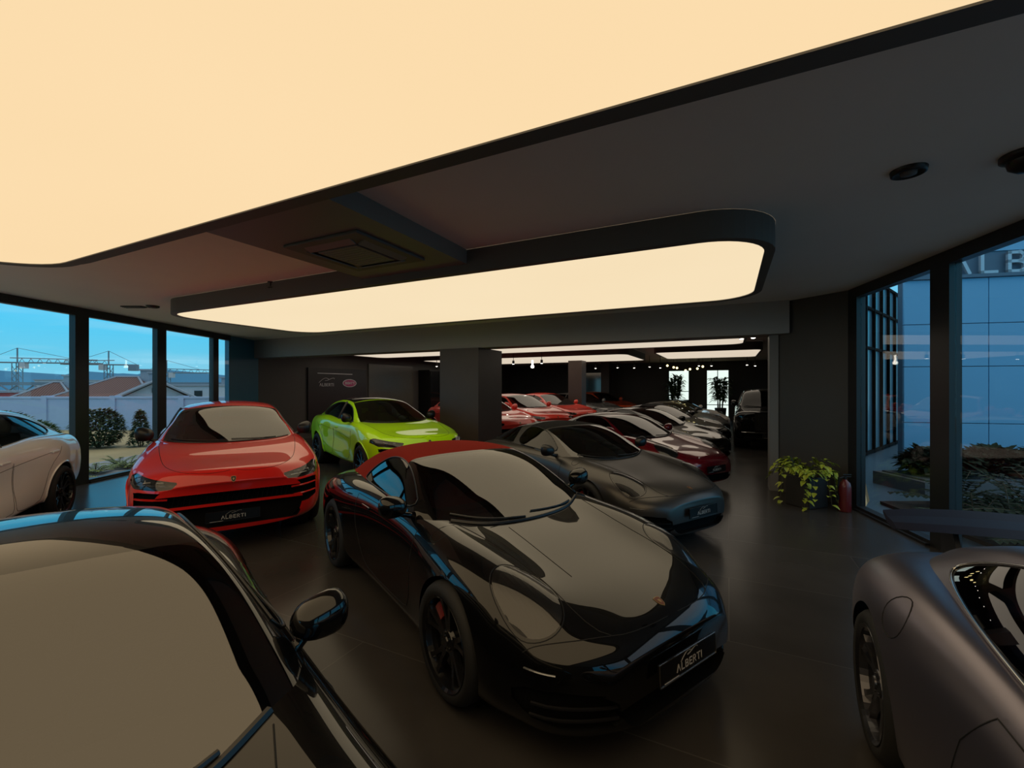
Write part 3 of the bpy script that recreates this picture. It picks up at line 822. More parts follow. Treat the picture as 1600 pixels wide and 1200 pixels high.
        for y in (-.38, .38):
            pl = MB(); pl.prism([(-3.05, .80), (-3.32, .74), (-3.34, 1.0), (-3.16, 1.0)], y-.012, y+.012, mat=Matrix(((1,0,0,0),(0,0,1,0),(0,1,0,0),(0,0,0,1))))
            T.add('wing_support', pl.mesh('wing_support', [M['trim_black']]), 'trim_black', wi)
    return T

def spawn_car(T, name, label, cat, pose, mats, group=None, skip=()):
    x, y, th = pose
    r = empty(name, (x, y, 0), th); tag(r, label, cat, group)
    base = {'roofmat': mats.get('paint'), 'framemat': mats.get('paint'), 'mirrorpaint': mats.get('paint'), 'headring': mats.get('paint'), 'rimmat': M['rim'], 'interiormat': M['interior'],
            'lipmat': mats.get('paint'), 'slatmat': M['trim_black'], 'drl': M['lamp_part'], 'wintrim': M['trim_black'], 'plate_rim': M['trim_black'], 'wingmat': mats.get('paint'), 'band': mats.get('paint')}
    base.update(mats); T.spawn(r, base, skip); return r

# ------------------------------------------------------------------ sport utility vehicles
def urus_stations():
    L = lambda x, *q: [(x,) + tuple(p) for p in q]
    S = []
    S.append([(1.00,0,.80),(.99,.25,.80),(.97,.45,.79),(.93,.62,.765),(.90,.70,.70),(.895,.72,.62),(.895,.72,.52),(.90,.70,.40),(.93,.62,.30),(.95,.4,.265),(.96,0,.265)])
    S.append([(.945,0,.895),(.935,.28,.895),(.89,.52,.885),(.80,.72,.865),(.735,.85,.80),(.715,.885,.70),(.715,.895,.58),(.725,.885,.43),(.76,.81,.265),(.8,.5,.235),(.8,0,.235)])
    S.append([(.80,0,.955),(.785,.32,.955),(.72,.57,.945),(.58,.77,.94),(.49,.93,.885),(.46,.965,.78),(.46,.975,.62),(.46,.97,.44),(.49,.93,.265),(.5,.5,.235),(.5,0,.235)])
    S.append(L(.30,(0,.998),(.32,.998),(.58,1.0),(.79,1.01),(.95,.955),(1.0,.84),(1.01,.65),(1.0,.45),(.97,.28),(.5,.24),(0,.24)))
    S.append(L(0,(0,1.055),(.34,1.055),(.60,1.06),(.81,1.08),(.96,1.02),(1.01,.87),(1.02,.66),(1.0,.45),(.97,.28),(.5,.24),(0,.24)))
    S.append(L(-.50,(0,1.125),(.36,1.125),(.62,1.13),(.81,1.15),(.94,1.10),(.975,.93),(.975,.68),(.975,.45),(.95,.28),(.5,.24),(0,.24)))
    S.append(L(-1.1,(0,1.12),(.36,1.12),(.62,1.12),(.81,1.165),(.925,1.12),(.965,.965),(.945,.70),(.985,.43),(.96,.28),(.5,.24),(0,.24)))
    S.append(L(-1.9,(0,1.10),(.36,1.10),(.62,1.11),(.80,1.175),(.92,1.135),(.97,1.0),(.945,.72),(.985,.43),(.96,.29),(.5,.25),(0,.25)))
    S.append(L(-2.5,(0,1.12),(.36,1.12),(.62,1.13),(.80,1.215),(.945,1.165),(1.01,1.02),(.99,.74),(.985,.46),(.96,.30),(.5,.26),(0,.26)))
    S.append(L(-3.0,(0,1.13),(.36,1.13),(.62,1.14),(.80,1.215),(.96,1.165),(1.025,1.01),(1.02,.74),(1.0,.48),(.97,.31),(.5,.27),(0,.27)))
    S.append(L(-3.5,(0,1.12),(.34,1.12),(.60,1.13),(.78,1.185),(.91,1.14),(.985,.99),(.985,.74),(.965,.5),(.90,.35),(.5,.3),(0,.3)))
    S.append(L(-3.88,(0,1.09),(.32,1.09),(.55,1.10),(.70,1.12),(.82,1.08),(.89,.95),(.905,.74),(.88,.52),(.80,.37),(.5,.33),(0,.33)))
    S.append(L(-4.06,(0,1.0),(.28,1.0),(.5,1.0),(.60,.99),(.68,.96),(.72,.88),(.73,.74),(.70,.58),(.62,.46),(.4,.42),(0,.42)))
    return S

UR_C = [(-.10,.96,(.82,.88),.90),(-.42,1.14,(.81,1.03),.90),(-.80,1.325,(.765,1.225),.89),(-1.15,1.487,(.69,1.385),.88),(-1.42,1.585,(.645,1.495),.87),(-1.8,1.632,(.625,1.55),.87),
 (-2.3,1.635,(.615,1.56),.87),(-2.8,1.585,(.61,1.515),.87),(-3.2,1.495,(.605,1.43),.85),(-3.6,1.365,(.60,1.30),.82),(-3.9,1.22,(.59,1.16),.78),(-4.02,1.10,(.56,1.04),.7)]

def cull_stations():
    L = lambda x, *q: [(x,) + tuple(p) for p in q]
    S = []
    S.append([(.93,0,1.10),(.93,.30,1.10),(.925,.50,1.09),(.90,.66,1.06),(.87,.76,.98),(.865,.78,.85),(.865,.78,.68),(.87,.76,.50),(.89,.70,.34),(.9,.5,.30),(.9,0,.30)])
    S.append([(.885,0,1.145),(.88,.34,1.145),(.865,.58,1.135),(.82,.80,1.11),(.77,.92,1.02),(.76,.945,.87),(.76,.945,.68),(.765,.93,.48),(.79,.86,.29),(.8,.5,.26),(.8,0,.26)])
    S.append(L(.62,(0,1.17),(.36,1.17),(.62,1.165),(.83,1.15),(.95,1.07),(.98,.90),(.985,.70),(.975,.48),(.95,.29),(.5,.26),(0,.26)))
    S.append(L(.0,(0,1.20),(.38,1.20),(.64,1.20),(.83,1.19),(.96,1.12),(.995,.93),(1.0,.70),(.99,.48),(.97,.29),(.5,.26),(0,.26)))
    S.append(L(-.6,(0,1.22),(.38,1.22),(.64,1.22),(.83,1.215),(.95,1.15),(.985,.95),(.985,.70),(.98,.46),(.96,.29),(.5,.26),(0,.26)))
    for x, z in ((-1.5, 1.23), (-2.5, 1.24), (-3.3, 1.24), (-3.9, 1.22)):
        S.append(L(x,(0,z),(.38,z),(.64,z),(.83,z),(.95,1.16),(.99,.95),(.99,.70),(.985,.46),(.96,.30),(.5,.27),(0,.27)))
    S.append(L(-4.2,(0,1.18),(.34,1.18),(.58,1.18),(.75,1.17),(.86,1.1),(.90,.93),(.90,.70),(.88,.5),(.8,.36),(.5,.33),(0,.33)))
    S.append(L(-4.3,(0,1.08),(.28,1.08),(.5,1.08),(.62,1.06),(.70,1.0),(.73,.9),(.73,.72),(.70,.58),(.62,.46),(.4,.42),(0,.42)))
    return S

CU_C = [(-.45,1.10,(.82,1.0),.90),(-.72,1.25,(.80,1.15),.90),(-1.0,1.45,(.77,1.35),.90),(-1.30,1.66,(.73,1.55),.90),(-1.55,1.775,(.70,1.68),.90),(-2.0,1.83,(.69,1.75),.90),(-2.8,1.835,(.69,1.755),.90),
 (-3.4,1.80,(.68,1.72),.89),(-3.8,1.70,(.66,1.62),.88),(-4.1,1.42,(.64,1.34),.85),(-4.22,1.2,(.6,1.12),.8)]

def suv_template(kind):
    T = Template(); U = kind == 'urus'
    V, F = loft(urus_stations() if U else cull_stations(), 190, 60, 2); sh = Shell(V, F)
    wb = 3.0 if U else 3.295; R = .375 if U else .385; zb = 1.06 if U else 1.18
    for cx in (0, -wb):
        sh.region('void', lambda p, cx=cx: np.minimum(R+.05-np.hypot(p[:,0]-cx, p[:,2]-R), np.abs(p[:,1])-.55))
    xb = -3.6 if U else -3.95
    cab = chaikin([(-.72,-.3),(-.72,.55),(-.85,.68),(xb+.3,.68),(xb,.6),(xb,-.3)], 1)
    sh.region('void', lambda p: np.minimum(poly_sd(p[:,0], np.abs(p[:,1]), cab), p[:,2]-zb+.05))
    FR = lambda p, poly, x0=.3: np.minimum(poly_sd(np.abs(p[:,1]), p[:,2], poly), p[:,0]-x0)
    FRI = lambda p, poly, x0=.3: np.minimum(poly_sd(np.abs(p[:,1]), p[:,2], poly), p[:,0]-x0)
    if U:
        hl = [(.50,.838),(.555,.775),(.70,.762),(.90,.775),(.965,.83),(.95,.885),(.90,.912),(.72,.872)]
        grill = [(-.6,.675),(.46,.70),(.62,.735),(.86,.742),(.90,.73),(.90,.51),(.80,.47),(.72,.46),(.58,.555),(.52,.58),(-.6,.56)]
        low = [(-.6,.52),(.48,.535),(.56,.52),(.66,.43),(.70,.36),(.66,.305),(-.6,.305)]
        ex = [(.70,.70),(.93,.71),(.93,.45),(.80,.455)]
        sh.region('headlight', lambda p: FR(p, hl)); 
        sh.region('grille', lambda p: FR(p, grill, .45)); sh.region('lower_grille', lambda p: FR(p, low, .5))
        hood = chaikin([(.905,-.3),(.905,.0),(.925,.12),(.915,.28),(.86,.46),(.74,.56),(.50,.66),(.20,.72),(-.10,.76),(-.52,.80),(-.60,.72),(-.60,-.3)], 1)
    else:
        hl = [(.56,.99),(.84,.985),(.90,.97),(.90,.86),(.84,.85),(.56,.86)]
        low = [(-.6,.50),(.74,.50),(.80,.44),(.70,.36),(-.6,.36)]
        sh.region('headlight', lambda p: FR(p, hl)); sh.region('lower_grille', lambda p: FR(p, low, .5))
        hood = chaikin([(.90,-.3),(.90,.40),(.82,.62),(.40,.72),(-.2,.77),(-.62,.80),(-.66,.72),(-.66,-.3)], 1)
    sh.region('hood', lambda p: np.minimum(poly_sd(p[:,0], np.abs(p[:,1]), hood), p[:,2]-.86))
    t1, t2, t3, t4 = (-.66, -1.82, -2.95, .42)
    zt = 1.10 if U else 1.16
    door1 = chaikin([(t1,zt),(t1,.62),(t1-.06,.42),(t1-.2,.36),(t2+.06,.36),(t2,.44),(t2,zt)], 1)
    door2 = chaikin([(t2-.02,zt+.03),(t2-.02,.44),(t2-.08,.36),(-2.40,.36),(-2.50,.50),(-2.62,.80),(-2.92,1.0),(-2.95,zt+.04)], 1)
    ylim = .84
    sh.region('door', lambda p: np.minimum(poly_sd(p[:,0], p[:,2], door1), np.abs(p[:,1])-ylim))
    sh.region('rear_door', lambda p: np.minimum(poly_sd(p[:,0], p[:,2], door2), np.abs(p[:,1])-ylim))
    sill = [(-2.55,.36),(-.5,.36),(-.5,.1),(-2.55,.1)]
    sh.region('sill', lambda p: np.minimum(poly_sd(p[:,0], p[:,2], sill), np.abs(p[:,1])-.6))
    tl = [(.35,.98),(.95,.99),(.95,.92),(.35,.925)]
    sh.region('tail_light', lambda p: np.minimum(poly_sd(np.abs(p[:,1]), p[:,2], tl), -3.75-p[:,0]))
    P = sh.split()
    T.add('body', part_mesh('body', P['rest'], M['red']), 'paint'); T.add('hood', part_mesh('hood', P['hood'], M['red']), 'paint')
    if 'sill' in P: T.add('sill', part_mesh('sill', P['sill'], M['trim_black']), 'sillmat')
    if 'tail_light' in P: T.add('tail_light', part_mesh('tail_light', P['tail_light'], M['tail_red']), 'tail_red')
    for s in (1, -1):
        for dn, hx in (('door', -1.66), ('rear_door', -2.72)):
            d = T.add(dn, part_mesh(dn, side_split(P[dn], s), M['red']), 'paint')
            hz = .985 if U else 1.02
            h = sh.ray((hx, s*3, hz), (0, -s, 0)); mb = MB(); mb.rbox((h[0].x, h[0].y+s*.012, h[0].z), (.19, .02, .028), .008)
            for e in (-.075, .075): mb.box((h[0].x+e-.012, h[0].y-.02, h[0].z-.01), (h[0].x+e+.012, h[0].y+.02, h[0].z+.01))
            T.add('door_handle', mb.mesh('door_handle', [M['red']]), 'paint', d)
        hp = side_split(P['headlight'], s)
        r = T.add('headlight', part_mesh('headlight', hp, M['lens']), 'lens')
        bk = recess(hp, (-.07, -s*.01, 0)); T.add('lamp_bucket', mesh_of('lamp_bucket', bk[0], bk[1], [M['bucket']]), 'bucket', r)
        lm = MB()
        ys = ((.62, .70), (.74, .82)) if U else ((.62, .70), (.74, .82))
        for (a, b) in ys:
            h = sh.ray((3, s*(a+b)/2, .825 if U else .92), (-1, 0, 0)); lm.rbox(h[0]-Vector((.035, 0, 0)), (.03, .07, .04), .008)
        T.add('lamp', lm.mesh('lamp', [M['lamp_part']]), 'lamp_part', r)
        dl = MB(); zz = (lambda y: .80+.03*(y-.55)) if U else (lambda y: .965)
        pts = [h[0]+Vector((-.03, 0, 0)) for h in (sh.ray((3, s*y, zz(y)), (-1, 0, 0)) for y in np.linspace(.59, .88 if U else .84, 12)) if h]
        dl.tube(pts, .007, 5)
        if U:
            h = sh.ray((3, s*.80, .86), (-1, 0, 0)); dl.tube([pts[-4], h[0]+Vector((-.03, 0, -.005))], .007, 5)
        T.add('daytime_light', dl.mesh('daytime_light', [M['lamp_part']]), 'drl', r)
    if U:
        g = recess(P['grille'], (-.09, 0, 0)); gr = T.add('grille', mesh_of('grille', g[0], g[1], [M['void']]), 'void')
        bars = MB(); pp = lambda y, z, d=.035: (lambda h: h[0]-Vector((d, 0, 0)) if h else None)(sh.ray((3, y, z), (-1, 0, 0)))
        for s in (1, -1):
            for z in (.665, .565):
                q = [pp(s*y, z - .02*max(0, (.70-y)/.2) + (.0 if z > .55 else .0), .02) for y in np.linspace(.58 + (.62-z)*.25 + .03, .895, 8)]
                q = [a for a in q if a]
                if len(q) > 2: bars.tube(q, .012, 5)
        T.add('side_fins', bars.mesh('side_fins', [M['red']]), 'band', gr)
        mesh_ = MB()
        for k in range(-11, 12):
            y = k*.05
            for (za, zb_) in ((.56, .675),):
                a, b = pp(y-.012, za, .06), pp(y+.012, zb_, .06)
                if a and b: mesh_.tube([a, b], .004, 4)
        T.add('grille_mesh', mesh_.mesh('grille_mesh', [M['trim_black']]), 'trim_black', gr)
        g = recess(P['lower_grille'], (-.07, 0, 0)); T.add('lower_grille', mesh_of('lower_grille', g[0], g[1], [M['void']]), 'void')
        shield_badge(T, sh, .9, .835, .060, 'front')
        plate_parts(T, (.992, 0, .43), -.04)
    else:
        g = recess(P['lower_grille'], (-.06, 0, 0)); T.add('lower_grille', mesh_of('lower_grille', g[0], g[1], [M['void']]), 'void')
        gm = MB(); outl = chaikin([(-.46,.62),(-.46,1.10),(-.40,1.15),(.40,1.15),(.46,1.10),(.46,.62),(.42,.58),(-.42,.58)], 1)
        mt = Matrix(((0,0,1,.90),(1,0,0,0),(0,1,0,0),(0,0,0,1)))
        n = len(outl); inn = [(a*.90, .865+(b-.865)*.90) for a, b in outl]
        vs = [mt @ Vector((a, b, .0)) for a, b in outl]+[mt @ Vector((a, b, .07)) for a, b in outl]+[mt @ Vector((a, b, .07)) for a, b in inn]+[mt @ Vector((a, b, .02)) for a, b in inn]
        fs = []
        for k in range(3): fs += [(k*n+i, k*n+(i+1) % n, (k+1)*n+(i+1) % n, (k+1)*n+i) for i in range(n)]
        gm.add(vs, fs); gr = T.add('grille_surround', gm.mesh('grille_surround', [M['chrome']]), 'black_met')
        bm_ = MB(); bm_.add([mt @ Vector((a, b, .025)) for a, b in inn], [tuple(range(n))]); T.add('grille', bm_.mesh('grille', [M['trim_black']]), 'trim_black')
        for k in range(-9, 10):
            fb = MB(); fb.box((.93, k*.042-.007, .625), (.955, k*.042+.007, 1.105)); T.add('grille_slat', fb.mesh('grille_slat', [M['chrome']]), 'black_met', gr)
        ch = MB(); q = [h[0]+Vector((.01, 0, 0)) for h in (sh.ray((3, y, .53), (-1, 0, 0)) for y in np.linspace(-.80, .80, 25)) if h]
        ch.tube(q, .016, 6); T.add('bumper_strip', ch.mesh('bumper_strip', [M['chrome']], True), 'chrome')
        hn = MB(); hn.tube([(.90, 0, 1.155), (.89, 0, 1.185), (.84, 0, 1.205)], [.02, .012, .006], 6); T.add('hood_ornament', hn.mesh('hood_ornament', [M['chrome']], True), 'chrome')
        hs = MB(); q = [h[0]+Vector((0, 0, .003)) for h in (sh.ray((x, 0, 3), (0, 0, -1)) for x in np.linspace(.84, -.5, 20)) if h]; hs.tube(q, .010, 6); T.add('hood_strip', hs.mesh('hood_strip', [M['chrome']], True), 'chrome')
        plate_parts(T, (.935, 0, .43), 0)
    # canopy
    ctab = UR_C if U else CU_C; yr = interp(ctab, 'y'); V2, F2 = loft(canopy_stations(ctab, .32, 1.08 if U else 1.20), 150, 46, 3, False, False); cs = Shell(V2, F2)
    hx = -1.40 if U else -1.52
    head = lambda y: hx-.05*(np.abs(y)/.6)**2
    cs.region('windshield', lambda p: np.minimum(np.minimum(p[:,0]-head(p[:,1]), yr(p[:,0])-.015-np.abs(p[:,1])), p[:,2]-.85))
    if U: sw = [(-.74,1.10),(-1.10,1.31),(-1.42,1.46),(-1.9,1.525),(-2.4,1.52),(-2.9,1.43),(-3.22,1.32),(-3.32,1.235),(-3.1,1.20),(-2.2,1.155),(-1.4,1.12)]
    else: sw = [(-.92,1.24),(-1.22,1.50),(-1.55,1.66),(-2.1,1.70),(-3.2,1.69),(-3.62,1.60),(-3.72,1.30),(-3.6,1.24),(-2,1.235)]
    swc = chaikin(sw, 2)
    cs.region('side_window', lambda p: np.minimum(poly_sd(p[:,0], p[:,2], swc), np.abs(p[:,1])-.45))
    rw = chaikin([(-3.12,-.5),(-3.12,.46),(-3.3,.50),(-3.78,.50),(-3.82,-.5)] if U else [(-3.85,-.5),(-3.85,.52),(-4.1,.54),(-4.14,-.5)], 1)
    cs.region('rear_window', lambda p: np.minimum(poly_sd(p[:,0], np.abs(p[:,1]), rw), p[:,2]-1.1))
    rfx = -3.0 if U else -3.7
    cs.region('roof', lambda p: np.minimum(np.minimum(hx-.07-p[:,0], p[:,0]-rfx), yr(p[:,0])-.03-np.abs(p[:,1])))
    C = cs.split()
    T.add('windshield', part_mesh('windshield', C['windshield'], M['car_glass']), 'car_glass')
    for s in (1, -1): T.add('side_window', part_mesh('side_window', side_split(C['side_window'], s), M['car_glass_side']), 'car_glass_side')
    T.add('rear_window', part_mesh('rear_window', C['rear_window'], M['car_glass_side']), 'car_glass_side')
    T.add('roof', part_mesh('roof', C['roof'], M['red']), 'roofmat'); T.add('pillar_frame', part_mesh('pillar_frame', C['rest'], M['red']), 'framemat')
    bp = MB()
    for s in (1, -1):
        q = [h[0]+h[1]*.002 for h in (cs.ray((-1.84+.02*(z-1.1), s*2, z), (0, -s, 0)) for z in np.linspace(1.08, 1.535 if U else 1.69, 10)) if h]
        bp.tube(q, .028, 4)
        q = [h[0]+h[1]*.003 for h in (cs.ray((a, s*2, b), (0, -s, 0)) for a, b in [(p.x, p.y) for p in resample([(q[0], q[1], 0) for q in swc], .05)]) if h]
        bp.tube(q, .009, 6, cap=False)
    T.add('window_trim', bp.mesh('window_trim', [M['trim_black']]), 'wintrim')
    paths = []
    hf = [q for q in hood if q[1] > -.05 and q[0] > -.58]
    for s in (1, -1):
        paths.append(bead_line(sh, [(a, s*b) for a, b in hf], lambda x, y: ((x, y, 3), (0, 0, -1)), closed=False))
        for d in (door1, door2): paths.append(bead_line(sh, [q for q in d if q[1] < zt-.01], lambda x, z, s=s: ((x, s*3, z), (0, -s, 0)), closed=False))
        if U: paths.append(bead_line(sh, [(-.72,.80),(-1.2,.86),(-2.0,.93),(-2.7,.99)], lambda x, z, s=s: ((x, s*3, z), (0, -s, 0)), closed=False))
    gaps(T, [p for p in paths if p])
    cowl_parts(T, sh, cs, .72, ((.55, .0, 0), (-.05, -.68, 0)), -.85)
    mirror_parts(T, (-.82, .80, zb+.06), (-.86, .985, zb+.17), (.10, .105, .095))
    add_wheels(T, (0, -wb), (.865, .875), (R, R), (.285, .305), (.285, .285), 6, True)
    liners(T, ((0, R, R+.055), (-wb, R, R+.055)), 0, .55, .87)
    rm = cabin(T, -.72, xb+.1, .66, .42, zb, (-1.12, .38, zb+.02), -.85)
    T.add('rear_view_mirror', rm.mesh('rear_view_mirror', [M['trim_black']]), 'trim_black', None, (-1.33, 0, 1.49 if U else 1.62))
    seats(T, (-1.75, -2.6), .38, .46, ht=.78)
    wl = MB()
    for cx in (0, -wb):
        for s in (1, -1):
            q = []
            for a in np.linspace(-.12*PI, 1.12*PI, 26):
                h = sh.ray((cx+(R+.062)*math.cos(a), s*3, R+(R+.062)*math.sin(a)), (0, -s, 0))
                if h and abs(h[0].y) > .6: q.append(h[0]+h[1]*.002)
            if len(q) > 3: wl.tube(q, .012, 5)
    T.add('arch_trim', wl.mesh('arch_trim', [M['trim_black']]), 'archmat')
    return T

# ------------------------------------------------------------------ the showroom shell (room grid turned 26.3 degrees to the view)
TH = math.radians(26.3); CT, ST = math.cos(TH), math.sin(TH)
def G(u, v, z=0.0): return Vector((CT*u + ST*v, -ST*u + CT*v, z))
GROT = (0, 0, -TH)
ZC = 3.40

def floor_material():
    m, nt, b = new_mat('dark_stone_tiles'); N = nt.nodes.new; L = nt.links.new
    tc = N('ShaderNodeTexCoord'); mp = N('ShaderNodeMapping'); L(tc.outputs['Object'], mp.inputs[0]); mp.inputs['Rotation'].default_value = (0, 0, TH)
    br = N('ShaderNodeTexBrick'); L(mp.outputs[0], br.inputs[0]); br.offset = 0.5
    br.inputs['Scale'].default_value = 1.0; br.inputs['Brick Width'].default_value = 2.4; br.inputs['Row Height'].default_value = 1.2; br.inputs['Mortar Size'].default_value = .004
    br.inputs['Color1'].default_value = (.064, .058, .053, 1); br.inputs['Color2'].default_value = (.073, .066, .060, 1); br.inputs['Mortar'].default_value = (.115, .105, .095, 1)
    nz = N('ShaderNodeTexNoise'); L(tc.outputs['Object'], nz.inputs[0]); nz.inputs['Scale'].default_value = 1.7; nz.inputs['Detail'].default_value = 6
    mx = N('ShaderNodeMixRGB'); mx.blend_type = 'MULTIPLY'; mx.inputs[0].default_value = .5; L(br.outputs['Color'], mx.inputs[1]); L(nz.outputs['Fac'], mx.inputs[2]); L(mx.outputs[0], b.inputs['Base Color'])
    mr = N('ShaderNodeMapRange'); L(nz.outputs['Fac'], mr.inputs[0]); mr.inputs[3].default_value = .19; mr.inputs[4].default_value = .27; L(mr.outputs[0], b.inputs['Roughness'])
    b.inputs['Specular IOR Level'].default_value = .2
    return m
M['floor'] = floor_material()

LX = -8.35                                     # left glass wall
RA, RB = Vector((5.35, 6.85, 0)), Vector((2.55, -6.0, 0))   # right glass wall
RC = G(.73, 9.3)                               # end of the solid return beside the right glass
YB = -6.0
def slab(name, pts, z0, z1, mat):
    mb = MB(); mb.prism([(p[0], p[1]) for p in pts], z0, z1); return structure(mb.build(name, mat))
LE = G(-13.95, 9.3)
foot = [(LX-.1, YB), (RB.x+.1, YB), (RA.x+.1, RA.y), tuple(G(.75, 9.35)[:2]), tuple(G(1.9, 9.35)[:2]), tuple(G(3.35, 17)[:2]), tuple(G(5.3, 28.1)[:2]), tuple(G(-14.1, 28.1)[:2]), tuple(G(-14.1, 9.3)[:2]), (LX-.1, 14.4)]
slab('floor', foot, -.12, 0, M['floor'])
slab('ceiling', foot, ZC, ZC+.25, M['ceiling'])
def gbox(name, lo, hi, mat, struct=True, parent=None):
    mb = MB(); mb.box(lo, hi); o = mb.build(name, mat, parent)
    if parent is None: o.rotation_euler = GROT
    return structure(o) if struct else o
def wall_between(name, a, b, th, z0, z1, mat):
    a = Vector(a); b = Vector(b); d = (b-a); L = d.length; mb = MB(); mb.box((0, 0, z0), (L, th, z1)); o = mb.build(name, mat)
    o.location = (a.x, a.y, 0); o.rotation_euler = (0, 0, math.atan2(d.y, d.x)); return structure(o)
wall_between('wall_rear', (LX, YB, 0), (RB.x, YB, 0), -.15, 0, ZC, M['wall_dark'])
wall_between('wall_right', RA, RC, -.25, 0, ZC, M['wall_dark'])
wall_between('wall_right_hall', G(1.85, 9.5), G(3.3, 17), -.06, 0, ZC, M['wall_dark'])
wall_between('wall_right_far', G(3.3, 17), G(5.2, 28), -.06, 0, ZC, M['wall_dark'])
gbox('wall_right_return', (.95, 9.35, 0), (1.88, 9.5, ZC), M['wall_dark'])
gbox('trim_1', (.66, 9.22, 0), (.80, 9.62, 2.85), M['dark_trim2'])
gbox('wall_left_hall', (-14.15, 9.3, 0), (-14.0, 28, ZC), M['wall_hall'])
gbox('beam', (-13.9, 9.05, 2.82), (.95, 9.6, ZC), M['beam'])
gbox('pillar', (-6.45, 9.0, 0), (-5.34, 10.2, 2.82), M['pillar_brown'])
gbox('pillar_hall', (-6.75, 19.6, 0), (-6.1, 20.3, ZC), M['pillar_brown'])
gbox('pillar_hall_far', (-7.0, 26.4, 0), (-6.5, 27.0, ZC), M['pillar_brown'])
gbox('pillar_hall_right', (3.4, 22.0, 0), (3.9, 22.6, ZC), M['pillar_brown'])
# far wall with a window and a glass door
far = MB()
for (u0, u1, z0, z1) in ((-14, -3.3, 0, ZC), (-2.1, -1.2, 0, ZC), (.02, 5.2, 0, ZC), (-3.3, -2.1, 2.92, ZC), (-3.3, -2.1, 0, 1.1), (-1.2, .02, 2.92, ZC)):
    far.box((u0, 28.0, z0), (u1, 28.15, z1))
o = far.build('wall_far', M['wall_dark']); o.rotation_euler = GROT; structure(o)
def glazed(name, u0, u1, v, z0, z1, nm=1):
    mb = MB(); f = .05
    mb.box((u0, v-.03, z0), (u0+f, v+.05, z1)); mb.box((u1-f, v-.03, z0), (u1, v+.05, z1)); mb.box((u0, v-.03, z0), (u1, v+.05, z0+f)); mb.box((u0, v-.03, z1-f), (u1, v+.05, z1))
    for k in range(1, nm): x = u0+(u1-u0)*k/nm; mb.box((x-.02, v-.03, z0), (x+.02, v+.05, z1))
    mb.box((u0, v-.03, z0+(z1-z0)*.30-.02), (u1, v+.05, z0+(z1-z0)*.30+.02))
    o = mb.build(name, M['black_metal']); o.rotation_euler = GROT; structure(o)
    g = MB(); g.box((u0+f, v, z0+f), (u1-f, v+.01, z1-f)); p = g.build('glass_pane', M['window_glass'], o)
glazed('window_9', -3.3, -2.1, 28.05, 1.1, 2.92); glazed('door_1', -1.2, .02, 28.05, 0, 2.92, 2)

# left glass wall: one object per bay, pane inside
def bay(name, a, b, z1=3.25, post=.27, sill=.06, depth=.12, inward=1, end_post=True, pane=True):
    a = Vector((a[0], a[1], 0)); b = Vector((b[0], b[1], 0)); d = b-a; L = d.length
    mb = MB()
    mb.box((-post/2, -depth/2, 0), (post/2, depth/2, ZC))
    mb.box((post/2, -depth/2, 0), (L-post/2, depth/2, sill)); mb.box((post/2, -depth/2, z1), (L-post/2, depth/2, ZC))
    if end_post: mb.box((L-post/2, -depth/2, 0), (L+post/2, depth/2, ZC))
    mb.box((post/2, -depth*.9, 0), (L-post/2, depth*.9, .025))
    o = mb.build(name, M['black_metal']); o.location = a; o.rotation_euler = (0, 0, math.atan2(d.y, d.x)); structure(o)
    g = MB(); g.box((post/2, -.008, sill), (L-post/2, .008, z1)); g.build('glass_pane', M['window_glass'], o)
ys = [-5.9, -3.1, -.3, 2.6, 4.6, 6.55, 8.47, 10.40, 12.30]
for i in range(len(ys)-1): bay('window_%d' % (i+1), (LX, ys[i]), (LX, ys[i+1]), end_post=False)
bay('window_10', (LX, 12.30), (LX, 13.05), post=.22, end_post=False)
wall_between('wall_left', (LX, 12.95, 0), (LX, 14.45, 0), .12, 0, ZC, M['blue_panel'])
# right glass wall
rd = (RB-RA).normalized(); fr_ = [0.02, 1.88, 4.6, 7.6, 10.4, 13.1]
for i in range(5):
    a = RA+rd*fr_[i]; b = RA+rd*fr_[i+1]; bay('window_%d' % (11+i), (a.x, a.y), (b.x, b.y), post=.30 if i else .30, end_post=(i == 4))

# ------------------------------------------------------------------ ceiling lights
def rrect(u0, v0, u1, v1, r, n=10):
    pts = []
    for (cx, cy, a0) in ((u1-r, v1-r, 0), (u0+r, v1-r, 90), (u0+r, v0+r, 180), (u1-r, v0+r, 270)):
        for k in range(n+1):
            a = math.radians(a0+90*k/n); pts.append((cx+r*math.cos(a), cy+r*math.sin(a)))
    return pts
def light_box(u0, v0, u1, v1, r, z, border, mat, label, group, step=0.0):
    root = empty('ceiling_light', (0, 0, 0), -TH); tag(root, label, 'ceiling light', group)
    out = rrect(u0-border, v0-border, u1+border, v1+border, r+border); inn = rrect(u0, v0, u1, v1, r); n = len(out)
    mb = MB()
    rings = [(out, ZC-.001), (out, z), (inn, z), (inn, z+.012)]
    if step: mid = rrect(u0-border*.5, v0-border*.5, u1+border*.5, v1+border*.5, r+border*.5); rings = [(out, ZC-.001), (out, z+step), (mid, z+step), (mid, z), (inn, z), (inn, z+.012)]
    vs = []; fs = []
    for p, zz in rings: vs += [(a, b, zz) for a, b in p]
    for k in range(len(rings)-1): fs += [(k*n+i, k*n+(i+1) % n, (k+1)*n+(i+1) % n, (k+1)*n+i) for i in range(n)]
    mb.add(vs, fs); mb.build('frame', M['dark_trim'], root)
    d = MB(); d.add([(a, b, z+.010) for a, b in inn], [tuple(range(n-1, -1, -1))]); d.build('diffuser', mat, root)
light_box(-6.85, -4.6, 1.85, 2.02, .7, 3.15, .20, M['panel'], 'huge warm glowing ceiling light overhead, the one nearest the black car with red top', None, .05)  # unseen end behind the camera lengthened for extra light on the near cars
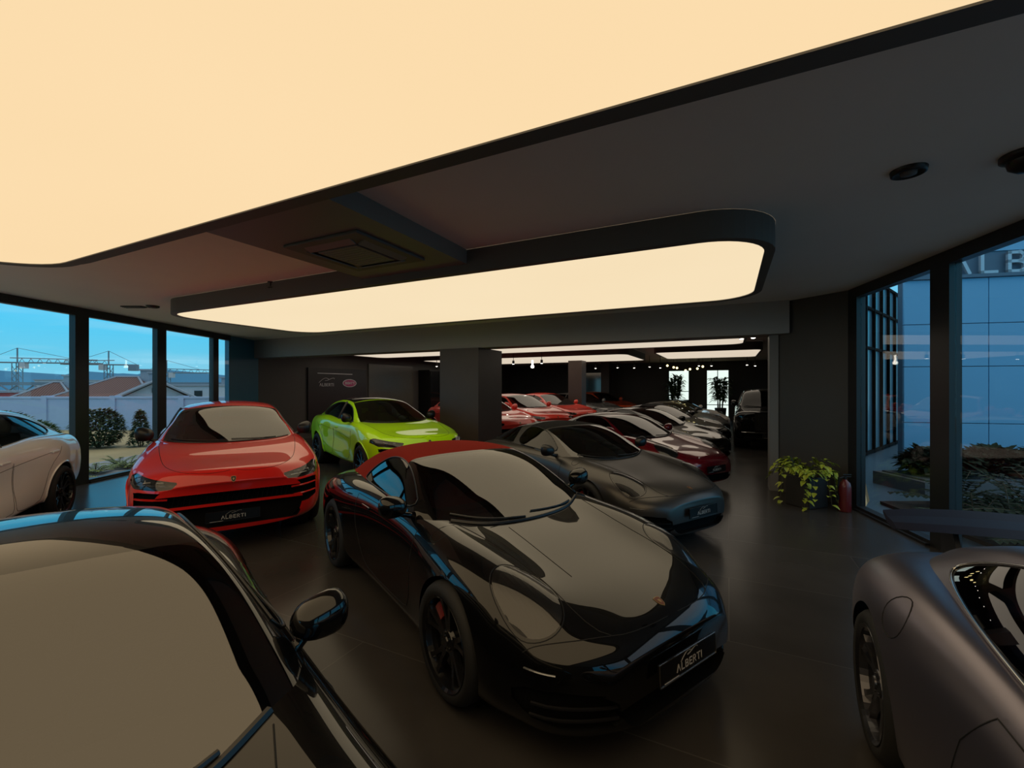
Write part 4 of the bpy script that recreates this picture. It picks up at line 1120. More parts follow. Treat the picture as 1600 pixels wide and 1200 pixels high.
light_box(-9.0, 4.25, .30, 7.2, .55, 3.15, .09, M['panel_pale'], 'long warm glowing ceiling light with rounded corners in front of the beam', None)
light_box(-13.2, 11.9, .35, 14.3, .4, 3.12, .06, M['panel_far'], 'pale ceiling light strip just behind the beam, across the brown pillar', None)
light_box(-13.0, 16.6, -3.45, 20.8, .4, 3.12, .06, M['panel_far'], 'pale ceiling light above the red cars in the far hall', None)
light_box(-2.4, 16.5, .95, 20.3, .25, 3.12, .06, M['panel_far'], 'short pale ceiling light before the far glass door', None)

# soffit with air conditioning cassette between the two big lights
mb = MB(); mb.box((-4.15, 2.18, 3.24), (-2.62, 4.16, ZC)); o = mb.build('soffit', M['dark_trim2']); o.rotation_euler = GROT; structure(o)
ac = empty('air_conditioner', G(-3.38, 3.30, 3.24), -TH); tag(ac, 'dark square cassette air conditioner set in the soffit between the big lights', 'air conditioner')
mb = MB(); mb.rbox((0, 0, -.015), (.96, .96, .03), .01); mb.build('frame', M['dark_trim'], ac)
mb = MB(); mb.rbox((0, 0, -.040), (.52, .52, .024), .008)
for k in range(9): mb.box((-.22, -.22+k*.055-.004, -.056), (.22, -.22+k*.055+.004, -.050))
mb.build('intake_grille', M['dark_trim2'], ac)
for k in range(4):
    v = MB(); mt = Matrix.Rotation(k*PI/2, 4, 'Z') @ Matrix.Translation((0, .36, -.036)) @ Matrix.Rotation(.35, 4, 'X'); v.box((-.30, -.05, -.005), (.30, .05, .005), mat=mt)
    v.build('louvre', M['dark_trim2'], ac)

def ceil_thing(name, xy, builder, label, cat, group=None):
    r = empty(name, (xy[0], xy[1], ZC)); tag(r, label, cat, group); builder(r); return r
def disc(r):
    mb = MB(); mb.lathe([(.0, -.012), (.07, -.012), (.085, -.035), (.10, -.03), (.105, 0)], 28, axis='z'); mb.build('housing', M['trim_black'], r, True)
    mb = MB(); mb.lathe([(.0, -.04), (.045, -.036), (.05, -.012)], 20, axis='z'); mb.build('grille', M['dark_trim'], r, True)
ceil_thing('ceiling_speaker', (2.80, 3.10), disc, 'round black ceiling speaker above the right windows', 'speaker')
def camdome(r):
    mb = MB(); mb.lathe([(.13, 0), (.13, -.03), (.10, -.045)], 28, axis='z'); mb.build('base', M['trim_black'], r, True)
    mb = MB(); mb.lathe([(.10, -.045), (.09, -.085), (.05, -.115), (.0, -.125)], 24, axis='z'); mb.build('dome', M['trim_black'], r, True)
ceil_thing('ceiling_camera', (3.38, 2.88), camdome, 'black dome camera on the ceiling at the right edge of the photo', 'camera')
def sprink(r):
    mb = MB(); mb.lathe([(.05, 0), (.05, -.012), (.018, -.016), (.016, -.06), (.0, -.06)], 16, axis='z'); mb.build('housing', M['trim_black'], r, True)
    mb = MB(); mb.lathe([(.0, -.085), (.045, -.082), (.045, -.088), (.0, -.088)], 16, axis='z'); mb.tube([(0, 0, -.06), (0, 0, -.086)], .006); mb.build('deflector', M['trim_black'], r)
ceil_thing('smoke_detector', (-3.50, 6.38), sprink, 'small black detector on the brownish ceiling between the big lights', 'detector')
def vent(r):
    mb = MB(); mb.rbox((0, 0, -.01), (.40, .14, .02), .006); mb.build('frame', M['trim_black'], r)
    for k in range(3): mb = MB(); mb.box((-.18, -.045+.04*k, -.028), (.18, -.03+.04*k, -.02)); mb.build('slat', M['dark_trim'], r)
ceil_thing('ceiling_vent', (-7.15, 8.3), vent, 'black slotted ceiling vent near the left windows', 'vent')
ceil_thing('ceiling_spotlight', (-6.75, 8.25), disc, 'small black recessed ceiling fitting beside the slotted vent', 'ceiling fitting')

# ------------------------------------------------------------------ plants
M['leaf'] = pbr('green_leaf', (0.055, 0.12, 0.030), 0.45, noise=.3, nscale=9)
M['leaf_yellow'] = pbr('golden_pothos_leaf', (0.42, 0.50, 0.05), 0.40, noise=.35, nscale=12)
M['leaf_dark'] = pbr('dark_glossy_leaf', (0.012, 0.026, 0.014), 0.75, spec=.15, noise=.3, nscale=9)
M['leaf_lush'] = pbr('yellow_green_leaf', (0.22, 0.30, 0.06), 0.55, noise=.3, nscale=9)  # yellow-green leaf colour of the low plants
M['hedge'] = pbr('hedge_leaf', (0.07, 0.11, 0.055), 0.6, noise=.35, nscale=7)
M['stem'] = pbr('plant_stem', (0.045, 0.04, 0.02), 0.6)
M['pot'] = pbr('charcoal_planter', (0.03, 0.03, 0.032), 0.5)
M['soil'] = pbr('potting_soil', (0.03, 0.022, 0.016), 0.9, bump=.5)
def leaf(mb, base, d, up, L, W, droop=.3, seg=4):
    d = Vector(d).normalized(); side = d.cross(Vector(up)); side = side.normalized() if side.length > .01 else Vector((1, 0, 0)); n = side.cross(d).normalized()
    vs = []; fs = []
    for i in range(seg+1):
        t = i/seg; w = W*math.sin(PI*min(.97, max(.05, t**.8)))*.5; c = Vector(base)+d*L*t - Vector((0, 0, 1))*droop*L*t*t
        vs += [c-side*w+n*w*.25, c, c+side*w+n*w*.25]
    for i in range(seg):
        for j in range(2): fs.append((i*3+j, i*3+j+1, i*3+j+4, i*3+j+3))
    mb.add(vs, fs)
def rv(a, b): return random.uniform(a, b)
def dirv(az, el): return Vector((math.cos(az)*math.cos(el), math.sin(az)*math.cos(el), math.sin(el)))

def bush(name, loc, size, label, cat='bush', n=420, mat='hedge', leafL=.13, group=None, shape='round', stems=5):
    r = empty(name, loc); tag(r, label, cat, group); mb = MB(); sx, sy, sz = size
    for k in range(n):
        a = rv(0, 2*PI); t = rv(0, 1)
        if shape == 'cone': rad = (1-t)**.8*.95+.06
        else: rad = math.sqrt(max(.02, 1-(2*t-1)**2*.85))
        q = rad*(.55+.45*rv(0, 1)**.5)
        p = Vector((sx*q*math.cos(a), sy*q*math.sin(a), sz*(.04+.94*t)))
        leaf(mb, p, dirv(a+rv(-.9, .9), rv(-.2, 1.0)), (0, 0, 1), leafL*rv(.6, 1.3), leafL*.55, .25, 3)
    mb.build('foliage', M[mat], r)
    s = MB()
    for k in range(stems):
        a = rv(0, 6.28); s.tube([(0.04*math.cos(a), .04*math.sin(a), 0), (sx*.35*math.cos(a), sy*.35*math.sin(a), sz*.4), (sx*.5*math.cos(a), sy*.5*math.sin(a), sz*.75)], [.02, .014, .008], 5)
    s.build('stems', M['stem'], r); return r

def fern(name, loc, label, n=16, L=.5, mat='leaf', W=.06, group=None, cat='plant', pinn=9):
    r = empty(name, loc); tag(r, label, cat, group); mb = MB(); st = MB()
    for k in range(n):
        az = 2*PI*k/n+rv(-.25, .25); el = rv(.45, 1.25); ll = L*rv(.7, 1.15); pts = []
        for i in range(pinn+1):
            t = i/pinn; pts.append(dirv(az, el)*ll*t - Vector((0, 0, 1))*ll*.35*t*t)
        st.tube(pts, [.006]*len(pts), 4)
        for i in range(2, pinn+1):
            t = i/pinn; d = (pts[i]-pts[i-1]).normalized(); sd = d.cross(Vector((0, 0, 1))).normalized()
            for e in (1, -1): leaf(mb, pts[i], d*.55+sd*e, (0, 0, 1), W*2.2*(1.15-.6*t), W, .2, 3)
    mb.build('fronds', M[mat], r); st.build('stems', M['stem'], r); return r

def tall_plant(loc, h, label, mat='leaf', palm=False):
    r = empty('potted_plant', loc); tag(r, label, 'potted plant')
    p = MB(); p.lathe([(0, 0), (.24, 0), (.30, .75), (.27, .75), (.26, .68), (0, .68)], 28, axis='z'); pt = p.build('pot', M['pot'], r, True)
    s = MB(); s.lathe([(0, .69), (.26, .69)], 20, axis='z'); s.build('soil', M['soil'], r)
    st = MB(); mb = MB()
    for k in range(5):
        a = 2*PI*k/5; x, y = .10*math.cos(a), .10*math.sin(a); hh = h*rv(.75, 1.0)
        top = Vector((x*3.2, y*3.2, hh)); st.tube([(x, y, .68), (x*1.8, y*1.8, .68+(hh-.68)*.5), top], [.025, .02, .014], 6)
        lv = 80
        for i in range(lv):
            t = (i+1)/lv; b = Vector((x, y, .68)).lerp(top, .30+.70*t); az = i*2.4+k; 
            leaf(mb, b, dirv(az, rv(.1, .9) if not palm else rv(.3, 1.2)), (0, 0, 1), rv(.38, .62), .12, .5, 4)
    st.build('stems', M['stem'], r); mb.build('foliage', M[mat], r); return r
tall_plant(G(-2.75, 26.6), 2.75, 'tall dark leafy plant in front of the small far window', 'leaf', True)
tall_plant(G(-.42, 26.9), 2.55, 'tall bushy plant in a dark pot before the bright glass door', 'leaf')

# golden pothos in a square planter by the right return wall
pl = empty('potted_pothos', (4.66, 6.95, 0), .35); tag(pl, 'yellow-green trailing pothos in a charcoal square planter by the right windows', 'potted plant')
mb = MB(); mb.rbox((0, 0, .235), (.40, .40, .47), .012); mb.build('planter', M['pot'], pl)
mb = MB(); mb.box((-.18, -.18, .455), (.18, .18, .475)); mb.build('soil', M['soil'], pl)
mb = MB(); st = MB()
for k in range(24):
    az = rv(0, 2*PI); x, y = .14*math.cos(az), .14*math.sin(az); front = -2.6 < (az if az < PI else az-2*PI) < -.2
    up = rv(.06, .28); out = rv(.16, .34); drop = rv(.15, .62) if front or rv(0, 1) < .35 else rv(-.05, .1)
    pts = [Vector((x, y, .47)), Vector((x*1.5, y*1.5, .47+up)), Vector((x+out*math.cos(az)*.8, y+out*math.sin(az)*.8, .47+up*.8)), Vector((x+out*math.cos(az), y+out*math.sin(az), max(.03, .47-drop)))]
    st.tube(pts, .005, 4)
    for i in range(11):
        t = .15+.85*i/10; s = min(2, int(t*3)); f = t*3-s; b = pts[s].lerp(pts[s+1], f)
        leaf(mb, b, dirv(az+rv(-1.3, 1.3), rv(-.5, .7)), (0, 0, 1), rv(.07, .12), rv(.06, .085), .5, 4)
mb.build('foliage', M['leaf_yellow'], pl); st.build('stems', M['stem'], pl)
# fire extinguisher
fe = empty('fire_extinguisher', (5.02, 6.62, 0)); tag(fe, 'dark red fire extinguisher standing beside the pothos planter', 'fire extinguisher')
M['ext_red'] = pbr('extinguisher_red', (0.16, 0.014, 0.016), 0.35, coat=.5)
mb = MB(); mb.lathe([(0, 0), (.078, 0), (.08, .012), (.08, .37), (.066, .43), (.035, .46), (.025, .48), (0, .48)], 28, axis='z'); mb.build('cylinder', M['ext_red'], fe, True)
mb = MB(); mb.tube([(0, 0, .47), (0, 0, .53)], .018, 10); mb.rbox((.03, 0, .55), (.13, .02, .018), .005); mb.rbox((.035, 0, .52), (.11, .02, .014), .004); mb.build('valve', M['trim_black'], fe)
mb = MB(); mb.tube([(-.02, 0, .52), (-.08, 0, .50), (-.105, 0, .38), (-.10, 0, .18)], [.011, .011, .011, .018], 8); mb.build('hose', M['trim_black'], fe)

# ------------------------------------------------------------------ far hall fittings
def spot(u, v, z, label, group):
    r = empty('spotlight', G(u, v, ZC)); tag(r, label, 'spotlight', group)
    mb = MB(); mb.tube([(0, 0, 0), (0, 0, z-ZC+.10)], .012, 6); mb.lathe([(0, z-ZC+.13), (.045, z-ZC+.13), (.05, z-ZC), (.038, z-ZC)], 14, axis='z'); mb.build('housing', M['trim_black'], r)
    b = MB(); b.ball((0, 0, z-ZC-.002), (.042, .042, .018), 12, 6); b.build('bulb', M['spot'], r)
for u, v, z in ((-11.2, 15.4, 2.78), (-9.3, 15.4, 2.78), (-7.6, 15.5, 2.80), (-6.4, 15.5, 2.80), (-4.9, 21.6, 2.85), (-4.1, 21.6, 2.82), (-3.4, 21.7, 2.86), (-2.9, 21.6, 2.80), (-6.0, 21.6, 2.84), (-1.2, 21.2, 2.84), (-.7, 21.4, 2.84), (.25, 11.0, 2.95), (.45, 10.4, 2.9), (.7, 21.5, 2.85), (1.0, 21.3, 2.8)):
    spot(u, v, z, 'small lit spotlight hanging from the far hall ceiling', 'lit spotlights of the far hall')
M['warm_bulb'] = emit('warm_pendant_bulb', (1.0, .82, .35), 4.0)
for k in range(7):
    r = empty('pendant_lamp', G(-2.95+.30*k+rv(-.05, .05), 24.2+rv(-.5, .5), ZC)); tag(r, 'small warm pendant bulb in the cluster above the far plants', 'pendant lamp', 'pendant bulbs over the far plants')
    l = rv(.30, .62); mb = MB(); mb.tube([(0, 0, 0), (0, 0, -l)], .006, 5); mb.build('cord', M['trim_black'], r); b = MB(); b.ball((0, 0, -l-.05), .055, 12, 8); b.build('bulb', M['warm_bulb'], r)
r = empty('pendant_lamp', G(-8.05, 18.4, ZC)); tag(r, 'single bright white pendant lamp over the red cars in the far hall', 'pendant lamp')
mb = MB(); mb.tube([(0, 0, 0), (0, 0, -.25)], .01, 5); mb.build('cord', M['trim_black'], r)
b = MB(); b.lathe([(.0, -.25), (.025, -.25), (.035, -.48), (.08, -.56), (.07, -.62), (0, -.64)], 18, axis='z'); b.build('shade', M['spot'], r, True)
# framed mirror on the far wall
r = empty('wall_mirror', G(-8.0, 27.96, 1.95), -TH); tag(r, 'large dark framed mirror on the far wall reflecting the pale lights', 'mirror')
M['mirror'] = pbr('dark_mirror_silver', (.16, .15, .14), .08, metal=1)
mb = MB(); mb.box((-.95, -.02, -.9), (.95, .03, .95)); mb.build('frame', M['trim_black'], r)
mb = MB(); mb.box((-.88, -.03, -.83), (.88, -.021, .88)); mb.build('mirror_glass', M['mirror'], r)
# logo wall panel on the left hall wall
lp = empty('logo_panel', G(-13.97, 12.55, 0), -TH); tag(lp, 'dark wall panel with small car logo lettering and a pink oval emblem', 'wall panel')
M['logo_dark'] = pbr('logo_panel_face', (.022, .022, .026), .35); M['logo_white'] = pbr('logo_white', (.62, .62, .66), .4); M['logo_pink'] = pbr('logo_pink', (.42, .05, .17), .4)
mb = MB(); mb.box((0, -1.35, .2), (.04, 1.55, 2.62)); mb.build('board', M['logo_dark'], lp)
mb = MB(); mb.box((.04, -.95, 2.40), (.06, .75, 2.43)); mb.build('light_strip', M['logo_white'], lp)
# seen from +u looking to -u: right of the picture is +v
mb = MB(); to3 = lambda a, b, d: (.042+d, a-.52, b)
st_, w_ = strokes_word('ALBERTI', .10, .40); stroke_mesh(mb, [[(a, b+1.93) for a, b in s] for s in st_], .018, to3, th=.01); stroke_mesh(mb, [[(a, b+2.06) for a, b in s] for s in logo_strokes(.72)], .016, to3, th=.01)
mb.build('lettering', M['logo_white'], lp)
ov = MB(); k = 40; el = lambda rx, rz, x: [(x, .62+rx*math.cos(2*PI*i/k), 2.05+rz*math.sin(2*PI*i/k)) for i in range(k)]
ov.add(el(.36, .16, .05)+el(.36, .16, .04), [tuple(range(k))]+[(i, i+k, (i+1) % k+k, (i+1) % k) for i in range(k)]); em = ov.build('emblem', M['logo_white'], lp)
ov = MB(); ov.add(el(.325, .135, .052), [tuple(range(k))]); ov.build('emblem_face', M['logo_pink'], em)
mb = MB(); st_, w_ = strokes_word('BUGATTI', .085, .22, True); stroke_mesh(mb, [[(a+1.14, b+2.01) for a, b in s] for s in st_], .018, to3=lambda a, b, d: (.0525+d, a-.52, b), th=.006); mb.build('emblem_lettering', M['logo_white'], em)
M['beige_panel'] = pbr('beige_glossy_panel', (.11, .105, .09), .22, noise=.1)
mb = MB(); mb.box((-13.99, 14.25, 0), (-13.93, 17.2, 2.9)); o = mb.build('wall_panel', M['beige_panel']); o.rotation_euler = GROT; tag(o, 'tall glossy beige wall panel beside the dark logo panel', 'wall panel')
dd = empty('display_cabinet', G(-13.6, 19.3, 0), -TH); tag(dd, 'tall black cabinet with a thin bright edge behind the lime green car', 'cabinet')
mb = MB(); mb.box((-.38, -1.6, 0), (.30, 1.6, 2.75)); mb.build('body', M['trim_black'], dd)
for e in (-.8, .8): mb = MB(); mb.box((.30, e-.77, .05), (.33, e+.77, 2.7)); dr = mb.build('door', M['black_met'], dd); h = MB(); h.tube([(.36, e*.08, 1.0), (.36, e*.08, 2.4)], .012, 6); h.build('handle', M['chrome'], dr)

# ------------------------------------------------------------------ outside, left
M['grass'] = pbr('dry_grass', (.42, .33, .17), .9, noise=.35, nscale=.7, bump=.5)
M['pave'] = pbr('concrete_paving', (.30, .31, .33), .7, noise=.1, nscale=2)
M['boundary'] = pbr('pale_boundary_wall', (.40, .50, .68), .7, noise=.06)
M['roof_tile'] = None
def roof_tile():
    m, nt, b = new_mat('terracotta_tiles'); N = nt.nodes.new; L = nt.links.new
    tc = N('ShaderNodeTexCoord'); wv = N('ShaderNodeTexWave'); wv.wave_type = 'BANDS'; wv.bands_direction = 'X'; L(tc.outputs['Object'], wv.inputs[0]); wv.inputs['Scale'].default_value = 1.6
    mx = N('ShaderNodeMixRGB'); L(wv.outputs['Fac'], mx.inputs[0]); mx.inputs[1].default_value = (.085, .045, .042, 1); mx.inputs[2].default_value = (.23, .12, .10, 1); L(mx.outputs[0], b.inputs['Base Color']); b.inputs['Roughness'].default_value = .8
    return m
M['roof_tile'] = roof_tile()
M['render_white'] = pbr('house_render', (.50, .53, .58), .8, noise=.05); M['render_grey'] = pbr('grey_render', (.30, .34, .40), .8, noise=.05)
M['crane'] = pbr('crane_steel', (.16, .22, .28), .6); M['hill'] = pbr('haze_blue_hill', (.10, .27, .42), 1.0, noise=.12, nscale=.01, spec=0)  # blue of distant haze is put into the hill colour
M['red_sheet'] = pbr('red_roof_sheet', (.45, .08, .08), .6)
slab('ground', [(-60, -20), (LX-.1, -20), (LX-.1, 14.6), (-7.6, 40), (-60, 40)], -.25, -.05, M['grass'])
slab('path', [(LX-2.2, -10), (LX-.12, -10), (LX-.12, 14.4), (LX-2.2, 14.4)], -.1, -.03, M['pave'])
slab('ground_far', [(-900, -300), (60, -300), (60, 1100), (-900, 1100)], -6.2, -6, M['grass'])
mb = MB(); mb.box((-27.5, 19.9, -.1), (-8.6, 20.15, 1.38)); mb.box((-27.5, 19.85, 1.38), (-8.6, 20.2, 1.46))
for x in np.arange(-27.5, -8.5, 3.1): mb.box((x, 19.84, -.1), (x+.25, 20.2, 1.50))
o = mb.build('boundary_wall', M['boundary']); tag(o, 'long pale blue-grey boundary wall behind the bushes outside', 'wall')
bush('bush', (-13.2, 14.0, -.05), (.70, .55, 1.22), 'broad clipped bush outside the second window, before the pale wall', n=2200, leafL=.15)
bush('conifer', (-12.1, 14.3, -.05), (.30, .30, 1.18), 'slim conical bush outside between the second window and the red car', 'bush', n=900, leafL=.13, shape='cone')
bush('bush', (-15.0, 13.5, -.05), (.85, .7, .88), 'low wide bush outside the first window behind the white car', n=1900, leafL=.15)
bush('bush', (-17.2, 14.6, -.05), (1.1, .8, 1.1), 'dark bush outside at the left edge above the white car roof', n=1900, leafL=.16)
for i, (x, y, l) in enumerate(((-9.05, 9.0, .42), (-9.2, 9.7, .46), (-9.0, 10.3, .44), (-9.6, 9.4, .40), (-9.5, 10.6, .48), (-9.0, 8.4, .38), (-9.1, 11.2, .5), (-9.7, 8.6, .42))):
    fern('bedding_plant', (x, y, -.05), 'low yellow-green leafy plant at the foot of the left window wall', 14, l, 'leaf_lush', .05, 'low plants under the left windows')
def hip_house(loc, L, W, he, hr, label, rz=0, gable=False):
    r = empty('house', loc, rz); tag(r, label, 'house')
    b = MB(); b.box((-L/2, -W/2, -6), (L/2, W/2, he)); b.build('walls', M['render_white'], r)
    o = .45; f = MB(); e = he-.05
    rr = L/2-W*.45 if not gable else L/2+o
    vs = [(-L/2-o, -W/2-o, e), (L/2+o, -W/2-o, e), (L/2+o, W/2+o, e), (-L/2-o, W/2+o, e), (-rr, 0, hr), (rr, 0, hr)]
    f.add(vs, [(0, 1, 5, 4), (2, 3, 4, 5), (3, 2, 1, 0)] + ([] if gable else [(1, 2, 5), (3, 0, 4)])); f.build('roof', M['roof_tile'], r)
    rg = MB()
    for a, c in ((4, 5), (0, 4), (3, 4), (1, 5), (2, 5)): rg.tube([vs[a], vs[c]], .10, 5)
    rg.build('ridge_tiles', M['render_grey'], r)
    if gable:
        g = MB()
        for x in (-L/2, L/2): g.add([(x, -W/2, he), (x, W/2, he), (x, 0, hr-.18)], [(0, 1, 2)])
        g.build('gable', M['render_white'], r)
    ch = MB(); ch.box((L*.18, -.3, he), (L*.18+.7, .3, hr+.55)); ch.box((L*.18-.1, -.4, hr+.55), (L*.18+.8, .4, hr+.7)); ch.build('chimney', M['render_grey'], r)
    for x in (-L*.25, L*.2): w = MB(); w.box((x-.4, -W/2-.03, he-2.2), (x+.4, -W/2, he-.9)); w.build('window', M['trim_black'], r)
    return r
hip_house((-34.6, 39.5, 0), 6.8, 5.6, 1.05, 2.85, 'house with a hipped terracotta roof and pale ridges beyond the pale wall', .15)
h = hip_house((-28.1, 34.5, 0), 4.6, 4.4, 1.0, 2.45, 'white gabled house end with a dark red roof beside the hipped house', 2.3, True)
mb = MB(); mb.box((-2.37, -.25, 1.5), (-2.32, .25, 1.85)); mb.build('attic_window', M['trim_black'], h)
hip_house((-43.0, 41.5, 0), 3.6, 3.4, 1.0, 2.4, 'small terracotta roofed house partly behind the first window post', .3)
def block(x0, x1, y, dy, z, label, mat, rz=0):
    r = empty('building', ((x0+x1)/2, y, 0), rz); tag(r, label, 'building'); w = (x1-x0)/2
    b = MB(); b.box((-w, -dy/2, -6), (w, dy/2, z)); b.build('walls', mat, r)
    t = MB(); t.box((-w-.2, -dy/2-.2, z), (w+.2, dy/2+.2, z+.25)); t.build('roof', M['render_grey'], r)
    nw = max(2, int(w*2/3))
    for k in range(nw): q = MB(); x = -w+(k+.5)*2*w/nw; q.box((x-.5, -dy/2-.05, z-1.8), (x+.5, -dy/2, z-.6)); q.build('window', M['trim_black'], r)
block(-46, -38, 60, 8, 2.1, 'pale flat roofed building seen in the third window', M['render_white'])
block(-47, -41, 75, 8, 3.4, 'dark grey building far away above the red car in the third window', M['render_grey'])
block(-112, -104, 108, 10, 3.6, 'pale distant building beyond the first window', M['render_white'])
block(-70, -58, 52, 8, 1.3, 'low red fronted building outside the first window', M['red_sheet'])
# elevated works with lattice
br = empty('viaduct', (-84, 92, 0), .1); tag(br, 'distant elevated deck with lattice scaffolding outside the first window', 'viaduct')
d = MB(); d.box((-26, -3, 2.4), (24, 3, 3.0)); d.build('deck', M['crane'], br)
d = MB()
for k in range(-8, 8): d.tube([(k*3, -3, .2), (k*3+3, -3, 2.4)], .16, 4); d.tube([(k*3+3, -3, .2), (k*3, -3, 2.4)], .16, 4)
d.box((-26, -3.2, .0), (24, -2.8, .3)); d.build('lattice', M['crane'], br)
def crane(x, y, z, jl, cj, label, rz):
    r = empty('tower_crane', (x, y, -6), rz); tag(r, label, 'crane'); H = z+6; w = .9
    m = MB()
    for e in ((-w, -w), (w, -w), (w, w), (-w, w)): m.tube([(e[0], e[1], 0), (e[0], e[1], H)], .16, 4)
    for k in range(int(H/2.2)):
        a = k*2.2; m.tube([(-w, -w, a), (w, -w, a+2.2)], .1, 4); m.tube([(w, w, a), (-w, w, a+2.2)], .1, 4); m.tube([(-w, w, a), (-w, -w, a+2.2)], .1, 4)
    m.build('mast', M['crane'], r)
    j = MB()
    for e in (-.7, .7): j.tube([(-cj, e, H), (jl, e, H)], .2, 4)
    j.tube([(-cj*.2, 0, H+1.6), (jl*.95, 0, H+1.2)], .16, 4)
    for k in range(int(jl/2.5)): j.tube([(k*2.5, .7, H), (k*2.5+1.25, 0, H+1.4)], .1, 4); j.tube([(k*2.5+1.25, 0, H+1.4), (k*2.5+2.5, -.7, H)], .1, 4)
    j.build('jib', M['crane'], r)
    c = MB(); c.box((-cj, -1, H-2.2), (-cj+2.5, 1, H)); c.build('counterweight', M['crane'], r)
    c = MB(); c.box((.9, -.9, H-2), (2.6, .9, H)); c.build('cab', M['render_white'], r)
    p = MB(); p.tube([(0, 0, H), (0, 0, H+5)], .25, 4); p.tube([(0, 0, H+5), (jl*.7, 0, H+1.2)], .07, 4); p.tube([(0, 0, H+5), (-cj, 0, H)], .07, 4); p.build('apex', M['crane'], r)
crane(-169, 150, 10.5, 24, 10, 'tower crane in the leftmost window', .25)
crane(-147, 160, 10.3, 14, 9, 'tower crane rising behind the hipped roof house', -2.9)
crane(-140, 178, 8.0, 18, 8, 'faint tower crane in the third window', .2)
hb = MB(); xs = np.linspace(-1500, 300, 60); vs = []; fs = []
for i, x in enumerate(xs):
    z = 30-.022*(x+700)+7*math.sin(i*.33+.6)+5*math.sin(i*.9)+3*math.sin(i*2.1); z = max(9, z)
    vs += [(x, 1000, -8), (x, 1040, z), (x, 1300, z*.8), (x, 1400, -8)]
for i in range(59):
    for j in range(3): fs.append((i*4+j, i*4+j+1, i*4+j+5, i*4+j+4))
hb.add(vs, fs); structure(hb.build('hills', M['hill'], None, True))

# ------------------------------------------------------------------ outside, right
M['terrace'] = pbr('blue_grey_paving', (.075, .14, .20), .35, noise=.1, nscale=2)  # dark blue-grey paving colour, fairly smooth
M['facade'] = None
def facade_mat():  # white panels; the blue skylight on their shaded side is put into the colour
    m, nt, b = new_mat('skylight_tinted_cladding'); b.inputs['Base Color'].default_value = (.20, .36, .50, 1); b.inputs['Roughness'].default_value = .45
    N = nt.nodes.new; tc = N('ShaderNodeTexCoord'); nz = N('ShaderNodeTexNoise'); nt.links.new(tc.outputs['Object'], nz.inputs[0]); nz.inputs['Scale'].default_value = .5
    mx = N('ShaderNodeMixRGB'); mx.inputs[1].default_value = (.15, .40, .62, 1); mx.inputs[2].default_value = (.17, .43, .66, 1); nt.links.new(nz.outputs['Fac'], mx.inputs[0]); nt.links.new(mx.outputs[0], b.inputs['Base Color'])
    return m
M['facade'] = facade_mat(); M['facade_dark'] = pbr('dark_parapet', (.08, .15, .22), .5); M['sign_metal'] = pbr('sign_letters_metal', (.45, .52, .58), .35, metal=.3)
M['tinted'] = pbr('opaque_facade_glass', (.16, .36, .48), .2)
slab('terrace', [(RB.x+.15, -12), (40, -12), (40, 30), tuple(G(6.2, 30)[:2]), tuple(G(3.6, 17)[:2]), tuple(G(2.1, 9.2)[:2]), (RA.x+.15, RA.y)], -.25, -.02, M['terrace'])
fa, fb = Vector((9.75, 10.95, 0)), Vector((17.0, 9.35, 0)); fd = fb-fa; FL = fd.length
fc = empty('facade_building', fa, math.atan2(fd.y, fd.x)); tag(fc, 'white clad building facade, blue skylight in its colour, outside the right windows', 'building')
cols = [0, 1.75, 2.85, 4.4, 6.0, FL]; rows = [.05, 1.0, 2.38, 3.42, 4.52]
b = MB(); b.box((.0, .03, 0), (FL, .2, 5.9)); b.build('core', M['facade_dark'], fc)
for i in range(len(cols)-1):
    for j in range(len(rows)-1):
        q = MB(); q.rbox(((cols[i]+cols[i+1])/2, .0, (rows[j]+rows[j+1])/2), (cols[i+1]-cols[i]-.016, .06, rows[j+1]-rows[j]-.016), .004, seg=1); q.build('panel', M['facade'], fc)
b = MB(); b.box((0, -.10, 4.52), (FL, .03, 4.60)); b.build('ledge', M['facade_dark'], fc)
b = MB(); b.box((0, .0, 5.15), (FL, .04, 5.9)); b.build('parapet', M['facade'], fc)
sg = empty('building_sign', fa, math.atan2(fd.y, fd.x)); tag(sg, 'large raised metal lettering on top of the skylight-tinted facade', 'sign')
x = .95
for ch in 'ALBERTI':
    q = MB(); sgx = x
    for s in GLY[ch]:
        for i in range(len(s)-1):
            (a, b_), (c, d_) = s[i], s[i+1]; hgt = .44; pa = Vector((sgx+a*.46, 0, 4.63+b_*hgt)); pb = Vector((sgx+c*.46, 0, 4.63+d_*hgt)); dl = (pb-pa); l = dl.length; an = math.atan2(dl.z, dl.x)
            q.box((-.035, -.10, -.035), (l+.035, -.03, .035), mat=Matrix.Translation(pa) @ Matrix.Rotation(-an, 4, 'Y'))
    q.build('letter', M['sign_metal'], sg); x += GW[ch]*.46+.26
ca, cb = Vector((9.05, 11.55, 0)), Vector((14.7, 16.2, 0)); cdv = cb-ca; CL = cdv.length
cw = empty('curtain_wall', ca, math.atan2(cdv.y, cdv.x)); tag(cw, 'tall glass curtain wall with black mullions outside the right window', 'glass facade')
b = MB(); b.box((0, .02, 0), (CL, .25, 4.95)); b.build('glass', M['tinted'], cw)
for k in range(9): b = MB(); xx = CL*k/8; b.box((xx-.05, -.05, 0), (xx+.05, .09, 5.0)); b.build('mullion', M['void'], cw)
for z in (.05, 2.98, 4.1, 4.98): b = MB(); b.box((0, -.04, z-.035), (CL, .08, z+.035)); b.build('transom', M['void'], cw)
M['bed'] = pbr('planting_bed_edge', (.10, .11, .12), .7)
b = MB(); b.box((7.15, 7.6, -.02), (14, 8.7, .22)); b.box((7.25, 7.7, .2), (13.9, 8.6, .25)); o = b.build('planting_bed', M['bed']); tag(o, 'dark raised planting bed in front of the skylight-tinted facade', 'planter')
